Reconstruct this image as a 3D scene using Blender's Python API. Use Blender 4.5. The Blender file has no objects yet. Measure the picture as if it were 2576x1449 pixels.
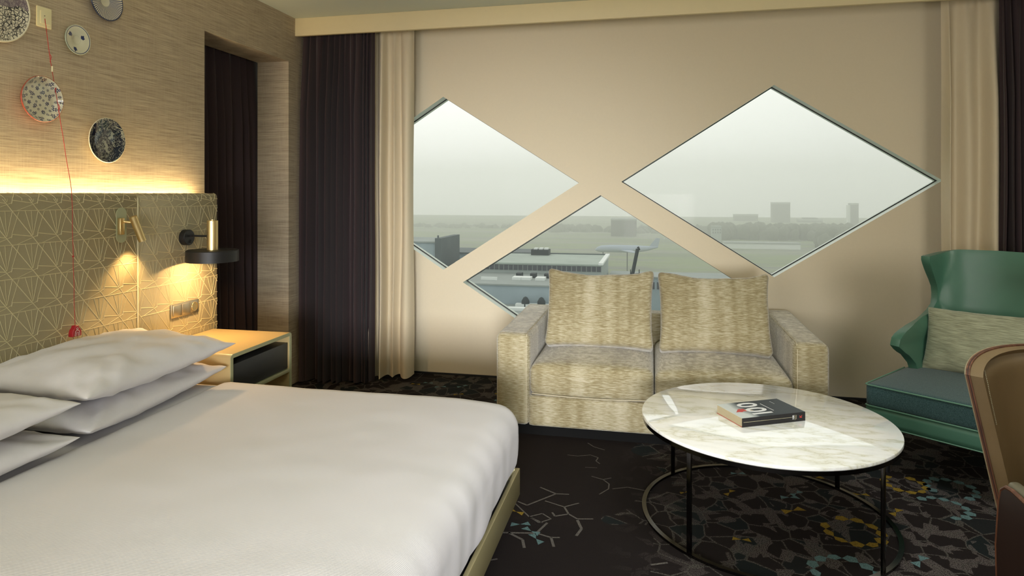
import bpy, bmesh, math, random
from mathutils import Vector, Matrix, noise
from mathutils.geometry import tessellate_polygon
PI = math.pi
random.seed(7)
SC = bpy.context.scene
COL = SC.collection

# ------------------------------------------------------------------ camera, world, lights, exposure
EYE = 1.4
TH = math.atan(352/1636.0)
cam = bpy.data.cameras.new('camera'); co = bpy.data.objects.new('camera', cam); COL.objects.link(co)
co.location = (0, 0, EYE); co.rotation_euler = (PI/2, 0, TH)
cam.sensor_width = 36; cam.sensor_fit = 'HORIZONTAL'; cam.lens = 1636/2576*36
cam.shift_y = -(724.5-488)/2576; cam.clip_start = 0.05; cam.clip_end = 5000
SC.camera = co
SC.view_settings.view_transform = 'Standard'; SC.view_settings.look = 'None'
SC.view_settings.gamma = 1; SC.view_settings.use_curve_mapping = False
SC.view_settings.exposure = 0.0
SC.cycles.use_denoising = True
SC.cycles.max_bounces = 10; SC.cycles.diffuse_bounces = 4; SC.cycles.transparent_max_bounces = 16
SC.cycles.volume_bounces = 3
SC.cycles.caustics_reflective = False; SC.cycles.caustics_refractive = False

world = bpy.data.worlds.new('sky'); SC.world = world; world.use_nodes = True
wn = world.node_tree; wn.nodes.clear()
def W(t, **k):
    n = wn.nodes.new(t)
    for a, b in k.items(): setattr(n, a, b)
    return n
wout = W('ShaderNodeOutputWorld'); wbg = W('ShaderNodeBackground'); wtc = W('ShaderNodeTexCoord')
wdot = W('ShaderNodeVectorMath', operation='DOT_PRODUCT'); wr = W('ShaderNodeValToRGB')
sd = Vector((-0.42, 0.82, 0.36)).normalized()      # the hazy sun's side of the sky
wdot.inputs[1].default_value = sd
wn.links.new(wtc.outputs['Generated'], wdot.inputs[0])
wmr = W('ShaderNodeMapRange'); wmr.inputs[1].default_value = -1; wmr.inputs[2].default_value = 1
wn.links.new(wdot.outputs['Value'], wmr.inputs[0]); wn.links.new(wmr.outputs[0], wr.inputs[0])
cr = wr.color_ramp; cr.interpolation = 'EASE'
cr.elements[0].position = 0.0; cr.elements[0].color = (0.62, 0.66, 0.65, 1)
cr.elements[1].position = 1.0; cr.elements[1].color = (1.05, 1.04, 1.01, 1)
e = cr.elements.new(0.80); e.color = (0.75, 0.765, 0.73, 1)
e = cr.elements.new(0.93); e.color = (0.93, 0.94, 0.89, 1)
wn.links.new(wr.outputs[0], wbg.inputs[0]); wbg.inputs[1].default_value = 1.2
wn.links.new(wbg.outputs[0], wout.inputs[0])

def area(name, loc, target, size, power, color, sy=None, spread=None, shape=None):
    l = bpy.data.lights.new(name, 'AREA'); l.energy = power; l.color = color
    l.shape = shape or ('RECTANGLE' if sy else 'SQUARE'); l.size = size
    if sy: l.size_y = sy
    if spread: l.spread = spread
    o = bpy.data.objects.new(name, l); COL.objects.link(o); o.location = loc
    d = Vector(target)-Vector(loc); o.rotation_euler = d.to_track_quat('-Z', 'Y').to_euler()
    return o
WARM = (1.0, 0.80, 0.52)
area('ceiling_bounce_fill', (-0.4, 0.6, 1.95), (-0.4, 0.9, 2.7), 1.2, 36, (0.99, 0.97, 0.88), 1.2)  # added fill aimed up so the ceiling bounces soft light; no fixture
area('side_fill', (-2.2, -1.6, 1.25), (0.1, 4.8, 0.5), 2.2, 96, (1.0, 0.965, 0.92), 1.3)  # big unseen fill behind the camera on the left, added for the window wall
area('low_wall_fill', (0.1, -1.7, 1.0), (-1.15, 4.8, 0.25), 1.2, 21, (0.97, 0.98, 1.0), 0.8, spread=math.radians(44))  # added narrow fill that lifts the lower left of the window wall
area('right_fill', (2.5, 2.1, 1.5), (1.7, 4.8, 0.6), 0.7, 5, (1.0, 0.95, 0.86), 0.7, spread=math.radians(110))  # out-of-frame fill added to brighten the lower right wall and chairs
area('table_fill', (0.9, 2.3, 2.67), (0.9, 2.3, 0), 0.9, 10, (0.97, 1.0, 1.0), 0.9, spread=math.radians(100))  # added overhead fill to brighten the table top; no ceiling lamp is modelled

# ------------------------------------------------------------------ materials
MATS = {}
class NT:
    def __init__(s, name):
        s.m = bpy.data.materials.new(name); s.m.use_nodes = True; s.t = s.m.node_tree; s.t.nodes.clear()
        s.out = s.n('ShaderNodeOutputMaterial'); s.b = s.n('ShaderNodeBsdfPrincipled')
        s.l(s.b.outputs[0], s.out.inputs[0]); MATS[name] = s.m
    def n(s, t, **k):
        x = s.t.nodes.new(t)
        for a, b in k.items(): setattr(x, a, b)
        return x
    def l(s, a, b): s.t.links.new(a, b)
    def coord(s, kind='Object', scale=(1, 1, 1), rot=(0, 0, 0)):
        tc = s.n('ShaderNodeTexCoord'); mp = s.n('ShaderNodeMapping')
        mp.inputs['Scale'].default_value = scale; mp.inputs['Rotation'].default_value = rot
        s.l(tc.outputs[kind], mp.inputs[0]); return mp.outputs[0]
    def noise(s, vec, scale, detail=3, rough=0.5):
        x = s.n('ShaderNodeTexNoise'); x.inputs['Scale'].default_value = scale
        x.inputs['Detail'].default_value = detail; x.inputs['Roughness'].default_value = rough
        if vec: s.l(vec, x.inputs['Vector'])
        return x.outputs[0]
    def ramp(s, fac, stops, interp='LINEAR'):
        r = s.n('ShaderNodeValToRGB'); c = r.color_ramp; c.interpolation = interp
        while len(c.elements) < len(stops): c.elements.new(0.5)
        for e, (p, col) in zip(c.elements, stops):
            e.position = p; e.color = (*col, 1) if isinstance(col, (tuple, list)) else (col, col, col, 1)
        s.l(fac, r.inputs[0]); return r.outputs[0]
    def math(s, op, a, b=None, c=None, clamp=False):
        x = s.n('ShaderNodeMath', operation=op, use_clamp=clamp)
        for i, v in enumerate((a, b, c)):
            if v is None: continue
            if isinstance(v, (int, float)): x.inputs[i].default_value = v
            else: s.l(v, x.inputs[i])
        return x.outputs[0]
    def mix(s, fac, a, b, blend='MIX'):
        x = s.n('ShaderNodeMix', data_type='RGBA', blend_type=blend)
        if isinstance(fac, (int, float)): x.inputs[0].default_value = fac
        else: s.l(fac, x.inputs[0])
        for i, v in ((6, a), (7, b)):
            if isinstance(v, (tuple, list)): x.inputs[i].default_value = (*v, 1)
            else: s.l(v, x.inputs[i])
        return x.outputs[2]
    def bump(s, h, strength=0.3, dist=0.002):
        x = s.n('ShaderNodeBump'); x.inputs['Strength'].default_value = strength; x.inputs['Distance'].default_value = dist
        s.l(h, x.inputs['Height']); s.l(x.outputs[0], s.b.inputs['Normal'])
    def set(s, **k):
        for a, v in k.items():
            i = s.b.inputs[a.replace('_', ' ')]
            if isinstance(v, (int, float)): i.default_value = v
            elif isinstance(v, (tuple, list)): i.default_value = (*v, 1) if len(v) == 3 else v
            else: s.l(v, i)
        return s

def plain(name, col, rough=0.5, metal=0.0, nz=0.06, ns=30, bump=0.0, **k):
    t = NT(name); v = t.coord()
    f = t.noise(v, ns, 3)
    c2 = tuple(max(0, x*(1-nz*2)) for x in col)
    t.set(Base_Color=t.mix(f, col, c2), Roughness=rough, Metallic=metal)
    if bump: t.bump(t.noise(v, 400, 2), bump, 0.001)
    for a, b in k.items(): t.set(**{a: b})
    return t.m

def srgb(r, g, b):
    f = lambda v: ((v/255+0.055)/1.055)**2.4 if v > 10 else v/255/12.92
    return (f(r), f(g), f(b))

# grasscloth wallpaper
def grasscloth(name, ca, cb, cc, sc):
    t = NT(name)
    v = t.coord(scale=sc); v2 = t.coord(scale=tuple(x*2.3 for x in sc)); v3 = t.coord(scale=(300, 300, 9))
    a = t.noise(v, 1.0, 5, 0.65); b = t.noise(v2, 1.3, 3, 0.6); c = t.noise(v3, 1.0, 2)
    col = t.ramp(a, [(0.32, cb), (0.5, ca), (0.68, cc)])
    col = t.mix(t.ramp(b, [(0.4, 0.0), (0.75, 0.5)]), col, cb)
    col = t.mix(t.ramp(c, [(0.45, 0.0), (0.75, 0.3)]), col, cc)
    t.set(Base_Color=col, Roughness=0.75); t.bump(t.mix(0.5, a, b), 0.35, 0.002)
    return t.m
grasscloth('wallpaper', srgb(178, 163, 140), srgb(142, 127, 108), srgb(200, 187, 160), (5, 5, 210))
plain('wall_paint', srgb(224, 211, 184), 0.7, nz=0.02, ns=60, bump=0.08)
plain('pelmet_paint', srgb(224, 208, 165), 0.6, nz=0.02)
plain('ceiling_paint', srgb(214, 220, 205), 0.8, nz=0.02)
plain('reveal_paint', srgb(226, 234, 226), 0.4, nz=0.01)
plain('gasket', (0.012, 0.013, 0.014), 0.5)
plain('white_frame', srgb(225, 228, 232), 0.4, nz=0.01)

# carpet
t = NT('carpet')
v = t.coord()
fine = t.noise(v, 420, 2); big = t.noise(v, 1.3, 2)
sepx = t.n('ShaderNodeSeparateXYZ'); t.l(v, sepx.inputs[0])
warp = t.n('ShaderNodeTexNoise'); warp.inputs['Scale'].default_value = 7; t.l(v, warp.inputs['Vector'])
wv = t.n('ShaderNodeVectorMath', operation='MULTIPLY_ADD'); t.l(warp.outputs[1], wv.inputs[0]); wv.inputs[1].default_value = (0.04,)*3; t.l(v, wv.inputs[2])
vo = t.n('ShaderNodeTexVoronoi', feature='DISTANCE_TO_EDGE'); vo.inputs['Scale'].default_value = 8.5; t.l(wv.outputs[0], vo.inputs['Vector'])
vc = t.n('ShaderNodeTexVoronoi'); vc.inputs['Scale'].default_value = 8.5; t.l(wv.outputs[0], vc.inputs['Vector'])
sc_ = t.n('ShaderNodeSeparateColor'); t.l(vc.outputs['Color'], sc_.inputs[0])
dense = t.n('ShaderNodeMapRange', interpolation_type='SMOOTHSTEP')
dense.inputs[1].default_value = -0.25; dense.inputs[2].default_value = 0.55; t.l(sepx.outputs[0], dense.inputs[0])
far = t.n('ShaderNodeMapRange', interpolation_type='SMOOTHSTEP'); far.inputs[1].default_value = 3.7; far.inputs[2].default_value = 4.1; t.l(sepx.outputs[1], far.inputs[0])
dens = t.math('MAXIMUM', dense.outputs[0], far.outputs[0])
lin = t.math('LESS_THAN', vo.outputs[0], 0.028)
lmask = t.math('ADD', t.math('MULTIPLY', dens, 0.5), big)
lmask = t.math('GREATER_THAN', lmask, 0.62)
lin = t.math('MULTIPLY', lin, lmask)
speck = t.ramp(t.noise(v, 230, 2, 0.6), [(0.45, 0.0), (0.50, 1.0)])
lin = t.math('MULTIPLY', lin, t.ramp(t.noise(v, 200, 2), [(0.44, 0.1), (0.52, 1.0)]))
fill = t.math('MULTIPLY', t.math('GREATER_THAN', sc_.outputs[0], 0.72), dens)
vo2 = t.n('ShaderNodeTexVoronoi', feature='DISTANCE_TO_EDGE'); vo2.inputs['Scale'].default_value = 15; t.l(wv.outputs[0], vo2.inputs['Vector'])
vc2 = t.n('ShaderNodeTexVoronoi'); vc2.inputs['Scale'].default_value = 15; t.l(wv.outputs[0], vc2.inputs['Vector'])
sc2_ = t.n('ShaderNodeSeparateColor'); t.l(vc2.outputs['Color'], sc2_.inputs[0])
patch = t.math('MULTIPLY', t.math('GREATER_THAN', sc2_.outputs[0], 0.66), t.math('MULTIPLY', t.math('GREATER_THAN', vo.outputs[0], 0.02), t.math('LESS_THAN', vo.outputs[0], 0.20)))
patch = t.math('MULTIPLY', patch, dens)
fillc = t.math('MULTIPLY', patch, speck)
base = t.mix(fine, (0.007, 0.005, 0.005), (0.018, 0.013, 0.012))
tealish = t.math('MULTIPLY', t.math('GREATER_THAN', sc_.outputs[1], 0.7), 0.7)
base = t.mix(t.math('MULTIPLY', tealish, lmask), base, (0.008, 0.014, 0.015))
base = t.mix(t.math('MULTIPLY', fill, 0.3), base, (0.020, 0.016, 0.016))
base = t.mix(t.math('MULTIPLY', fillc, 0.75), base, (0.13, 0.11, 0.10))
base = t.mix(t.math('MULTIPLY', lin, 0.75), base, (0.11, 0.10, 0.085))
t.set(Base_Color=base, Roughness=0.95); t.bump(fine, 0.5, 0.003)
t.b.inputs['Specular IOR Level'].default_value = 0.15
for nm, col in (('carpet_mustard', (0.30, 0.20, 0.03)), ('carpet_teal', (0.13, 0.22, 0.22)), ('carpet_grey', (0.15, 0.135, 0.12))):
    t = NT(nm); v = t.coord(); f = t.noise(v, 330, 2)
    t.set(Base_Color=t.mix(t.ramp(f, [(0.35, 0.0), (0.65, 1.0)]), tuple(x*0.45 for x in col), col), Roughness=0.95)
    t.b.inputs['Specular IOR Level'].default_value = 0.1

# curtains
def cloth(name, col, rough=0.85, sheen=0.3, trans=0.0, wscale=900):
    t = NT(name); v = t.coord(scale=(1, 1, 0.4)); f = t.noise(v, 60, 4)
    t.set(Base_Color=t.mix(f, tuple(c*0.94 for c in col), col), Roughness=rough)
    t.b.inputs['Sheen Weight'].default_value = sheen
    t.b.inputs['Specular IOR Level'].default_value = 0.2
    t.bump(t.noise(t.coord(), wscale, 2), 0.25, 0.001)
    return t.m
cloth('dark_curtain_cloth', srgb(60, 48, 50), sheen=0.15)
cloth('beige_curtain_cloth', srgb(214, 200, 172), sheen=0.1)
cloth('bed_linen', srgb(212, 209, 210), 0.9, 0.15)
cloth('ticking', srgb(215, 212, 208), 0.9, 0.1)
# ribbed duvet: very fine stripe relief
t = NT('duvet_cotton'); v = t.coord()
w = t.n('ShaderNodeTexWave', bands_direction='Y'); w.inputs['Scale'].default_value = 60; w.inputs['Distortion'].default_value = 0.6; t.l(v, w.inputs[0])
t.set(Base_Color=t.mix(t.noise(v, 3, 3), srgb(212, 207, 209), srgb(204, 202, 202)), Roughness=0.88)
t.b.inputs['Sheen Weight'].default_value = 0.1; t.bump(w.outputs[1], 0.12, 0.001)

# headboard
plain('headboard_fabric', srgb(166, 156, 126), 0.55, nz=0.03, ns=80, bump=0.15)
plain('headboard_piping', srgb(208, 198, 158), 0.45, nz=0.05, ns=200)
# metals, lacquers
plain('brass', (0.80, 0.62, 0.30), 0.36, 1.0, nz=0.03, Anisotropic=0.4)
plain('champagne_metal', (0.62, 0.55, 0.40), 0.38, 1.0, nz=0.02)
plain('pale_plate', srgb(176, 178, 142), 0.45, 0.2)
plain('black_lacquer', (0.012, 0.012, 0.013), 0.45)
plain('plinth_black', (0.008, 0.008, 0.008), 0.8)
MATS['plinth_black'].node_tree.nodes['Principled BSDF'].inputs['Specular IOR Level'].default_value = 0.1
plain('black_chrome', (0.10, 0.095, 0.09), 0.16, 1.0, nz=0.02)
plain('olive_lacquer', srgb(194, 170, 120), 0.38, nz=0.02)
plain('olive_edge', srgb(158, 158, 122), 0.35, nz=0.02)
plain('champagne_lacquer', srgb(176, 166, 124), 0.35, 0.25, nz=0.03)
plain('drawer_black', (0.018, 0.019, 0.019), 0.5, nz=0.08)
plain('cream_plastic', srgb(228, 220, 180), 0.35, nz=0.01)
plain('red_plastic', (0.36, 0.012, 0.02), 0.35)
plain('red_cord', (0.42, 0.02, 0.02), 0.6)
plain('white_print', (0.75, 0.72, 0.70), 0.5)
def emis(name, col, s):
    t = NT(name); t.set(Base_Color=(0.8, 0.8, 0.8)); t.b.inputs['Emission Color'].default_value = (*col, 1); t.b.inputs['Emission Strength'].default_value = s
    v = t.coord(); t.set(Roughness=t.math('MULTIPLY', t.noise(v, 5), 0.5)); return t.m
emis('lamp_glow', (1.0, 0.78, 0.45), 9)
emis('led_glow', (1.0, 0.78, 0.42), 5)

# sofa chenille
def chenille(name, rot=(0, 0, 0), seed=0.0, zband=False):
    t = NT(name); v = t.coord(rot=rot)
    mp = t.n('ShaderNodeMapping'); mp.inputs['Scale'].default_value = (26, 26, 330); mp.inputs['Location'].default_value = (seed, seed, seed); t.l(v, mp.inputs[0])
    if zband: mp.inputs['Scale'].default_value = (26, 330, 330)
    st = t.noise(mp.outputs[0], 1.0, 4, 0.62)
    mb = t.n('ShaderNodeMapping'); mb.inputs['Scale'].default_value = (9, 0.7, 0.7); mb.inputs['Location'].default_value = (seed*3, 0, 0); t.l(v, mb.inputs[0])
    bd = t.noise(mb.outputs[0], 1.0, 2, 0.6)
    s = t.math('ADD', st, t.math('MULTIPLY', t.math('SUBTRACT', bd, 0.5), 0.55))
    col = t.ramp(s, [(0.32, srgb(134, 121, 88)), (0.45, srgb(156, 144, 110)), (0.56, srgb(180, 170, 140)), (0.70, srgb(198, 189, 164))])
    t.set(Base_Color=col, Roughness=0.9); t.b.inputs['Sheen Weight'].default_value = 0.55; t.b.inputs['Sheen Roughness'].default_value = 0.4
    t.b.inputs['Specular IOR Level'].default_value = 0.2
    t.bump(st, 0.6, 0.004); return t.m
chenille('chenille', seed=1.0); chenille('chenille_side', rot=(0, 0, PI/2), seed=2.2); chenille('chenille_seat', seed=4.1); chenille('chenille_back', seed=7.7)
plain('seam_thread', srgb(205, 194, 165), 0.8)

# marble
t = NT('marble'); v = t.coord(rot=(0, 0, 0.5), scale=(1, 2.6, 1))
n1 = t.noise(v, 2.4, 8, 0.62); n2 = t.noise(v, 9, 6, 0.6)
vein = t.math('ABSOLUTE', t.math('SUBTRACT', n1, 0.5))
col = t.ramp(vein, [(0.0, srgb(214, 211, 190)), (0.012, srgb(236, 235, 222)), (0.06, srgb(250, 250, 246))])
col = t.mix(t.ramp(n2, [(0.5, 0.0), (0.75, 0.35)]), col, srgb(214, 214, 208))
t.set(Base_Color=col, Roughness=0.04, IOR=1.62); t.b.inputs['Coat Weight'].default_value = 0.7; t.b.inputs['Coat Roughness'].default_value = 0.02; t.b.inputs['Coat IOR'].default_value = 1.7

# leathers, wood
def leather(name, col, rough, bs=0.15):
    t = NT(name); v = t.coord(); f = t.noise(v, 12, 4); g = t.n('ShaderNodeTexVoronoi'); g.inputs['Scale'].default_value = 420; t.l(v, g.inputs['Vector'])
    t.set(Base_Color=t.mix(f, tuple(c*0.82 for c in col), col), Roughness=t.math('MULTIPLY_ADD', f, 0.15, rough-0.07))
    t.bump(g.outputs[0], bs, 0.0006); return t.m
leather('green_leather', srgb(76, 120, 100), 0.38)
leather('brown_leather', srgb(118, 98, 68), 0.36)
leather('dark_leather', srgb(98, 92, 72), 0.42)
t = NT('walnut'); v = t.coord(scale=(9, 9, 0.9)); f = t.noise(v, 6, 6, 0.6)
t.set(Base_Color=t.ramp(f, [(0.3, srgb(66, 38, 26)), (0.6, srgb(104, 66, 46)), (0.8, srgb(128, 86, 62))]), Roughness=0.4)
t = NT('walnut_outer'); v = t.coord(scale=(9, 9, 0.9)); f = t.noise(v, 5, 6, 0.6)
t.set(Base_Color=t.ramp(f, [(0.3, srgb(120, 108, 84)), (0.7, srgb(146, 132, 104))]), Roughness=0.38)
plain('ply_dark', srgb(46, 27, 21), 0.45, nz=0.2, ns=60)
# woven fabrics
def weave(name, ca, cb, sc=(40, 40, 600), bs=0.5):
    t = NT(name); v = t.coord(scale=sc); f = t.noise(v, 1.0, 4, 0.6); g = t.noise(t.coord(), 700, 2)
    t.set(Base_Color=t.mix(t.ramp(f, [(0.35, 0.0), (0.65, 1.0)]), ca, cb), Roughness=0.9)
    t.b.inputs['Sheen Weight'].default_value = 0.2; t.b.inputs['Specular IOR Level'].default_value = 0.2
    t.bump(t.mix(0.5, f, g), bs, 0.003); return t.m
weave('teal_tweed', srgb(34, 60, 62), srgb(66, 92, 92), (260, 260, 260))
weave('green_grey_knit', srgb(128, 130, 106), srgb(176, 178, 150), (14, 14, 380))
plain('green_piping', srgb(96, 138, 116), 0.5)
plain('thread_pale', srgb(190, 182, 150), 0.7)

# book
plain('book_pages', srgb(196, 182, 150), 0.8, nz=0.1, ns=200)
t = NT('book_cover'); v = t.coord(); s_ = t.n('ShaderNodeSeparateXYZ'); t.l(v, s_.inputs[0])
f = t.math('ADD', t.math('MULTIPLY', s_.outputs[0], 5.2), t.math('MULTIPLY', t.noise(v, 9, 3), 0.25))
t.set(Base_Color=t.ramp(f, [(0.36, srgb(205, 210, 206)), (0.60, srgb(40, 54, 60)), (0.85, srgb(26, 38, 44))]), Roughness=0.42); t.b.inputs['Specular IOR Level'].default_value = 0.25
plain('book_spine', (0.012, 0.011, 0.012), 0.5)
plain('letter_white', (0.82, 0.82, 0.80), 0.5)
plain('letter_red', (0.6, 0.05, 0.04), 0.5)

# glass panes (thin architectural glass)
t = NT('window_glass'); t.t.nodes.remove(t.b)
tr = t.n('ShaderNodeBsdfTransparent'); gl = t.n('ShaderNodeBsdfGlossy'); mx = t.n('ShaderNodeMixShader'); fr = t.n('ShaderNodeFresnel')
tr.inputs[0].default_value = (0.985, 0.995, 0.98, 1); gl.inputs['Roughness'].default_value = 0.01
fr.inputs[0].default_value = 1.45; t.l(t.math('MULTIPLY', fr.outputs[0], 0.015), mx.inputs[0]); t.l(tr.outputs[0], mx.inputs[1]); t.l(gl.outputs[0], mx.inputs[2]); t.l(mx.outputs[0], t.out.inputs[0])

# ------------------------------------------------------------------ mesh helpers
def bevel_box(bm, x0, x1, y0, y1, z0, z1, r=0.0, seg=2, rot=None, piv=None):
    g = bmesh.ops.create_cube(bm, size=1.0); vs = g['verts']
    M = Matrix.Translation(((x0+x1)/2, (y0+y1)/2, (z0+z1)/2)) @ Matrix.Diagonal((x1-x0, y1-y0, z1-z0, 1))
    bmesh.ops.transform(bm, matrix=M, verts=vs)
    if r > 0:
        es = list({e for v in vs for e in v.link_edges})
        g = bmesh.ops.bevel(bm, geom=es, offset=r, segments=seg, profile=0.5, affect='EDGES')
        vs = list({v for f in g['faces'] for v in f.verts} | {v for v in vs if v.is_valid})
    if rot is not None:
        p = Vector(piv); bmesh.ops.transform(bm, matrix=Matrix.Translation(p) @ rot.to_4x4() @ Matrix.Translation(-p), verts=vs)
    return bm
def tube(bm, pts, r, seg=8, closed=False, cap=True):
    pts = [Vector(p) for p in pts]; n = len(pts); rings = []
    up = Vector((0, 0, 1)); prev = None
    for i in range(n):
        a = pts[(i-1) % n] if (closed or i > 0) else pts[i]; b = pts[(i+1) % n] if (closed or i < n-1) else pts[i]
        d = (b-a).normalized()
        if prev is None:
            x = d.cross(up)
            if x.length < 1e-4: x = d.cross(Vector((1, 0, 0)))
        else: x = prev - d*prev.dot(d)
        x.normalize(); prev = x; y = d.cross(x)
        rr = r[i] if isinstance(r, (list, tuple)) else r
        rings.append([bm.verts.new(pts[i]+(x*math.cos(2*PI*k/seg)+y*math.sin(2*PI*k/seg))*rr) for k in range(seg)])
    for i in range(n if closed else n-1):
        A, B = rings[i], rings[(i+1) % n]
        for k in range(seg): bm.faces.new((A[k], A[(k+1) % seg], B[(k+1) % seg], B[k]))
    if cap and not closed: bm.faces.new(rings[0][::-1]); bm.faces.new(rings[-1])
    return bm
def lathe(bm, prof, M=Matrix.Identity(4), seg=48, cap=False):
    rings = []
    for r, z in prof:
        if r < 1e-6: rings.append([bm.verts.new(M @ Vector((0, 0, z)))]); continue
        rings.append([bm.verts.new(M @ Vector((r*math.cos(2*PI*k/seg), r*math.sin(2*PI*k/seg), z))) for k in range(seg)])
    for A, B in zip(rings, rings[1:]):
        for k in range(seg):
            k2 = (k+1) % seg
            if len(A) == 1 and len(B) == 1: continue
            if len(A) == 1: bm.faces.new((A[0], B[k], B[k2]))
            elif len(B) == 1: bm.faces.new((A[k], A[k2], B[0]))
            else: bm.faces.new((A[k], A[k2], B[k2], B[k]))
    return bm
def gridf(bm, fn, nu, nv, closeu=False):
    V = [[bm.verts.new(fn(i/nu, j/nv)) for j in range(nv+1)] for i in range(nu if closeu else nu+1)]
    for i in range(nu):
        for j in range(nv): bm.faces.new((V[i][j], V[(i+1) % len(V)][j], V[(i+1) % len(V)][j+1], V[i][j+1]))
    return V
def poly_prism(bm, pts, z0, z1, fn=lambda x, y, z: (x, y, z)):
    A = [bm.verts.new(fn(x, y, z0)) for x, y in pts]; B = [bm.verts.new(fn(x, y, z1)) for x, y in pts]
    n = len(pts); bm.faces.new(A[::-1]); bm.faces.new(B)
    for i in range(n): bm.faces.new((A[i], A[(i+1) % n], B[(i+1) % n], B[i]))

def empty(name, label, cat, loc, group=None):
    o = bpy.data.objects.new(name, None); COL.objects.link(o); o.location = loc; o.empty_display_size = 0.05
    o['label'] = label; o['category'] = cat
    if group: o['group'] = group
    return o
WL = {}
def wloc(o): return WL.get(o.name, Vector(o.location))
def obj(name, bm, mat, parent=None, smooth=True, org=None, sub=0, ang=40, solid=None):
    """vertices are in world metres; the object's origin goes to its parent's base, or to org"""
    bmesh.ops.recalc_face_normals(bm, faces=bm.faces)
    o0 = wloc(parent) if parent is not None else Vector(org or (0, 0, 0))
    bmesh.ops.translate(bm, vec=-o0, verts=bm.verts)
    me = bpy.data.meshes.new(name); bm.to_mesh(me); bm.free()
    if smooth:
        me.shade_smooth()
        if ang: me.set_sharp_from_angle(angle=math.radians(ang))
    me.materials.append(MATS[mat])
    o = bpy.data.objects.new(name, me); COL.objects.link(o)
    if parent is not None: o.parent = parent
    else: o.location = o0
    WL[o.name] = o0
    if solid:
        m = o.modifiers.new('thickness', 'SOLIDIFY'); m.thickness = solid[0]; m.offset = solid[1]
    if sub:
        m = o.modifiers.new('smooth', 'SUBSURF'); m.levels = sub; m.render_levels = sub
    return o
def BM(): return bmesh.new()
def tag(o, label, cat, group=None):
    o['label'] = label; o['category'] = cat
    if group: o['group'] = group
    return o
def struct(o): o['kind'] = 'structure'; return o
def stuff(o): o['kind'] = 'stuff'; return o
def bxo(name, b, mat, parent=None, r=0.0, seg=2, **k):
    bm = BM(); bevel_box(bm, *b, r=r, seg=seg); return obj(name, bm, mat, parent, **k)

# ------------------------------------------------------------------ room shell
XL, XR, YB, YW, ZC = -2.585, 2.80, -2.2, 4.83, 2.70
struct(bxo('floor', (-3.2, XR+0.2, YB-0.2, YW+0.02, -0.05, 0), 'carpet', smooth=False))
struct(bxo('ceiling', (-3.2, XR+0.2, YB-0.2, YW+0.02, ZC, ZC+0.1), 'ceiling_paint', smooth=False))
struct(bxo('wall_right', (XR, XR+0.1, YB-0.2, YW+0.02, 0, ZC), 'wall_paint', smooth=False))
struct(bxo('wall_back', (-3.2, XR, YB-0.1, YB, 0, ZC), 'wall_paint', smooth=False))

# far wall with three lozenge windows
HW, HH = 1.055, 0.672
LOZ = [(-1.585, 1.483), (-0.372, 0.719), (0.835, 1.490)]
def loz(cx, cz, g=0.0):
    w, h = HW-g*HW/HH*1.185, HH-g*1.185
    p = [(cx, cz+h), (cx+w, cz), (cx, cz-h), (cx-w, cz)]
    if cx < -1:                                      # the left one runs on behind the curtain up to the side wall
        xc = XL+0.07+g; zz = h*(1-(cx-xc)/w); p = [(cx, cz+h), (cx+w, cz), (cx, cz-h), (xc, cz-zz), (xc, cz+zz)]
    return p
bm = BM()
outer = [(-3.2, 0), (XR+0.1, 0), (XR+0.1, ZC), (-3.2, ZC)]
loops = [[Vector((x, z, 0)) for x, z in outer]]+[[Vector((x, z, 0)) for x, z in loz(*c)][::-1] for c in LOZ]
flat = [p for l in loops for p in l]
for yy in (YW, YW+0.16):
    vs = [bm.verts.new((p.x, yy, p.y)) for p in flat]
    for tri in tessellate_polygon(loops): bm.faces.new([vs[i] for i in tri])
struct(obj('wall_far', bm, 'wall_paint', smooth=False))
for i, c in enumerate(LOZ):
    bm = BM(); a = loz(*c); n = len(a)
    # reveal boards run in from the wall face; a black gasket frames the pane
    A = [bm.verts.new((x, YW-0.001, z)) for x, z in a]; B = [bm.verts.new((x, YW+0.16, z)) for x, z in a]
    for k in range(n): bm.faces.new((A[k], A[(k+1) % n], B[(k+1) % n], B[k]))
    w_ = struct(obj('window_%d' % (i+1), bm, 'reveal_paint', smooth=False))
    bm = BM(); g0, g1 = loz(*c, 0.0), loz(*c, 0.006)
    for y0, y1 in ((YW+0.088, YW+0.1),):
        P0 = [bm.verts.new((x, y0, z)) for x, z in g0]; P1 = [bm.verts.new((x, y0, z)) for x, z in g1]; P2 = [bm.verts.new((x, y1, z)) for x, z in g1]
        for k in range(n):
            k2 = (k+1) % n; bm.faces.new((P0[k], P0[k2], P1[k2], P1[k])); bm.faces.new((P1[k], P1[k2], P2[k2], P2[k]))
    obj('gasket', bm, 'gasket', w_, smooth=False)
    bm = BM(); q = [(x, z) for x, z in g1]
    poly_prism(bm, q, YW+0.094, YW+0.098, lambda x, z, y: (x, y, z))
    obj('pane', bm, 'window_glass', w_, smooth=False)

# left wall with its opening
OY0, OY1, OZ, OD = 3.375, 4.284, 2.366, -2.837
bm = BM()
bevel_box(bm, OD, XL, YB-0.1, OY0, 0, ZC); bevel_box(bm, OD, XL, OY0, OY1, OZ, ZC); bevel_box(bm, OD, XL, OY1, YW, 0, ZC)
struct(obj('wall_left', bm, 'wallpaper', smooth=False))
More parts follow.
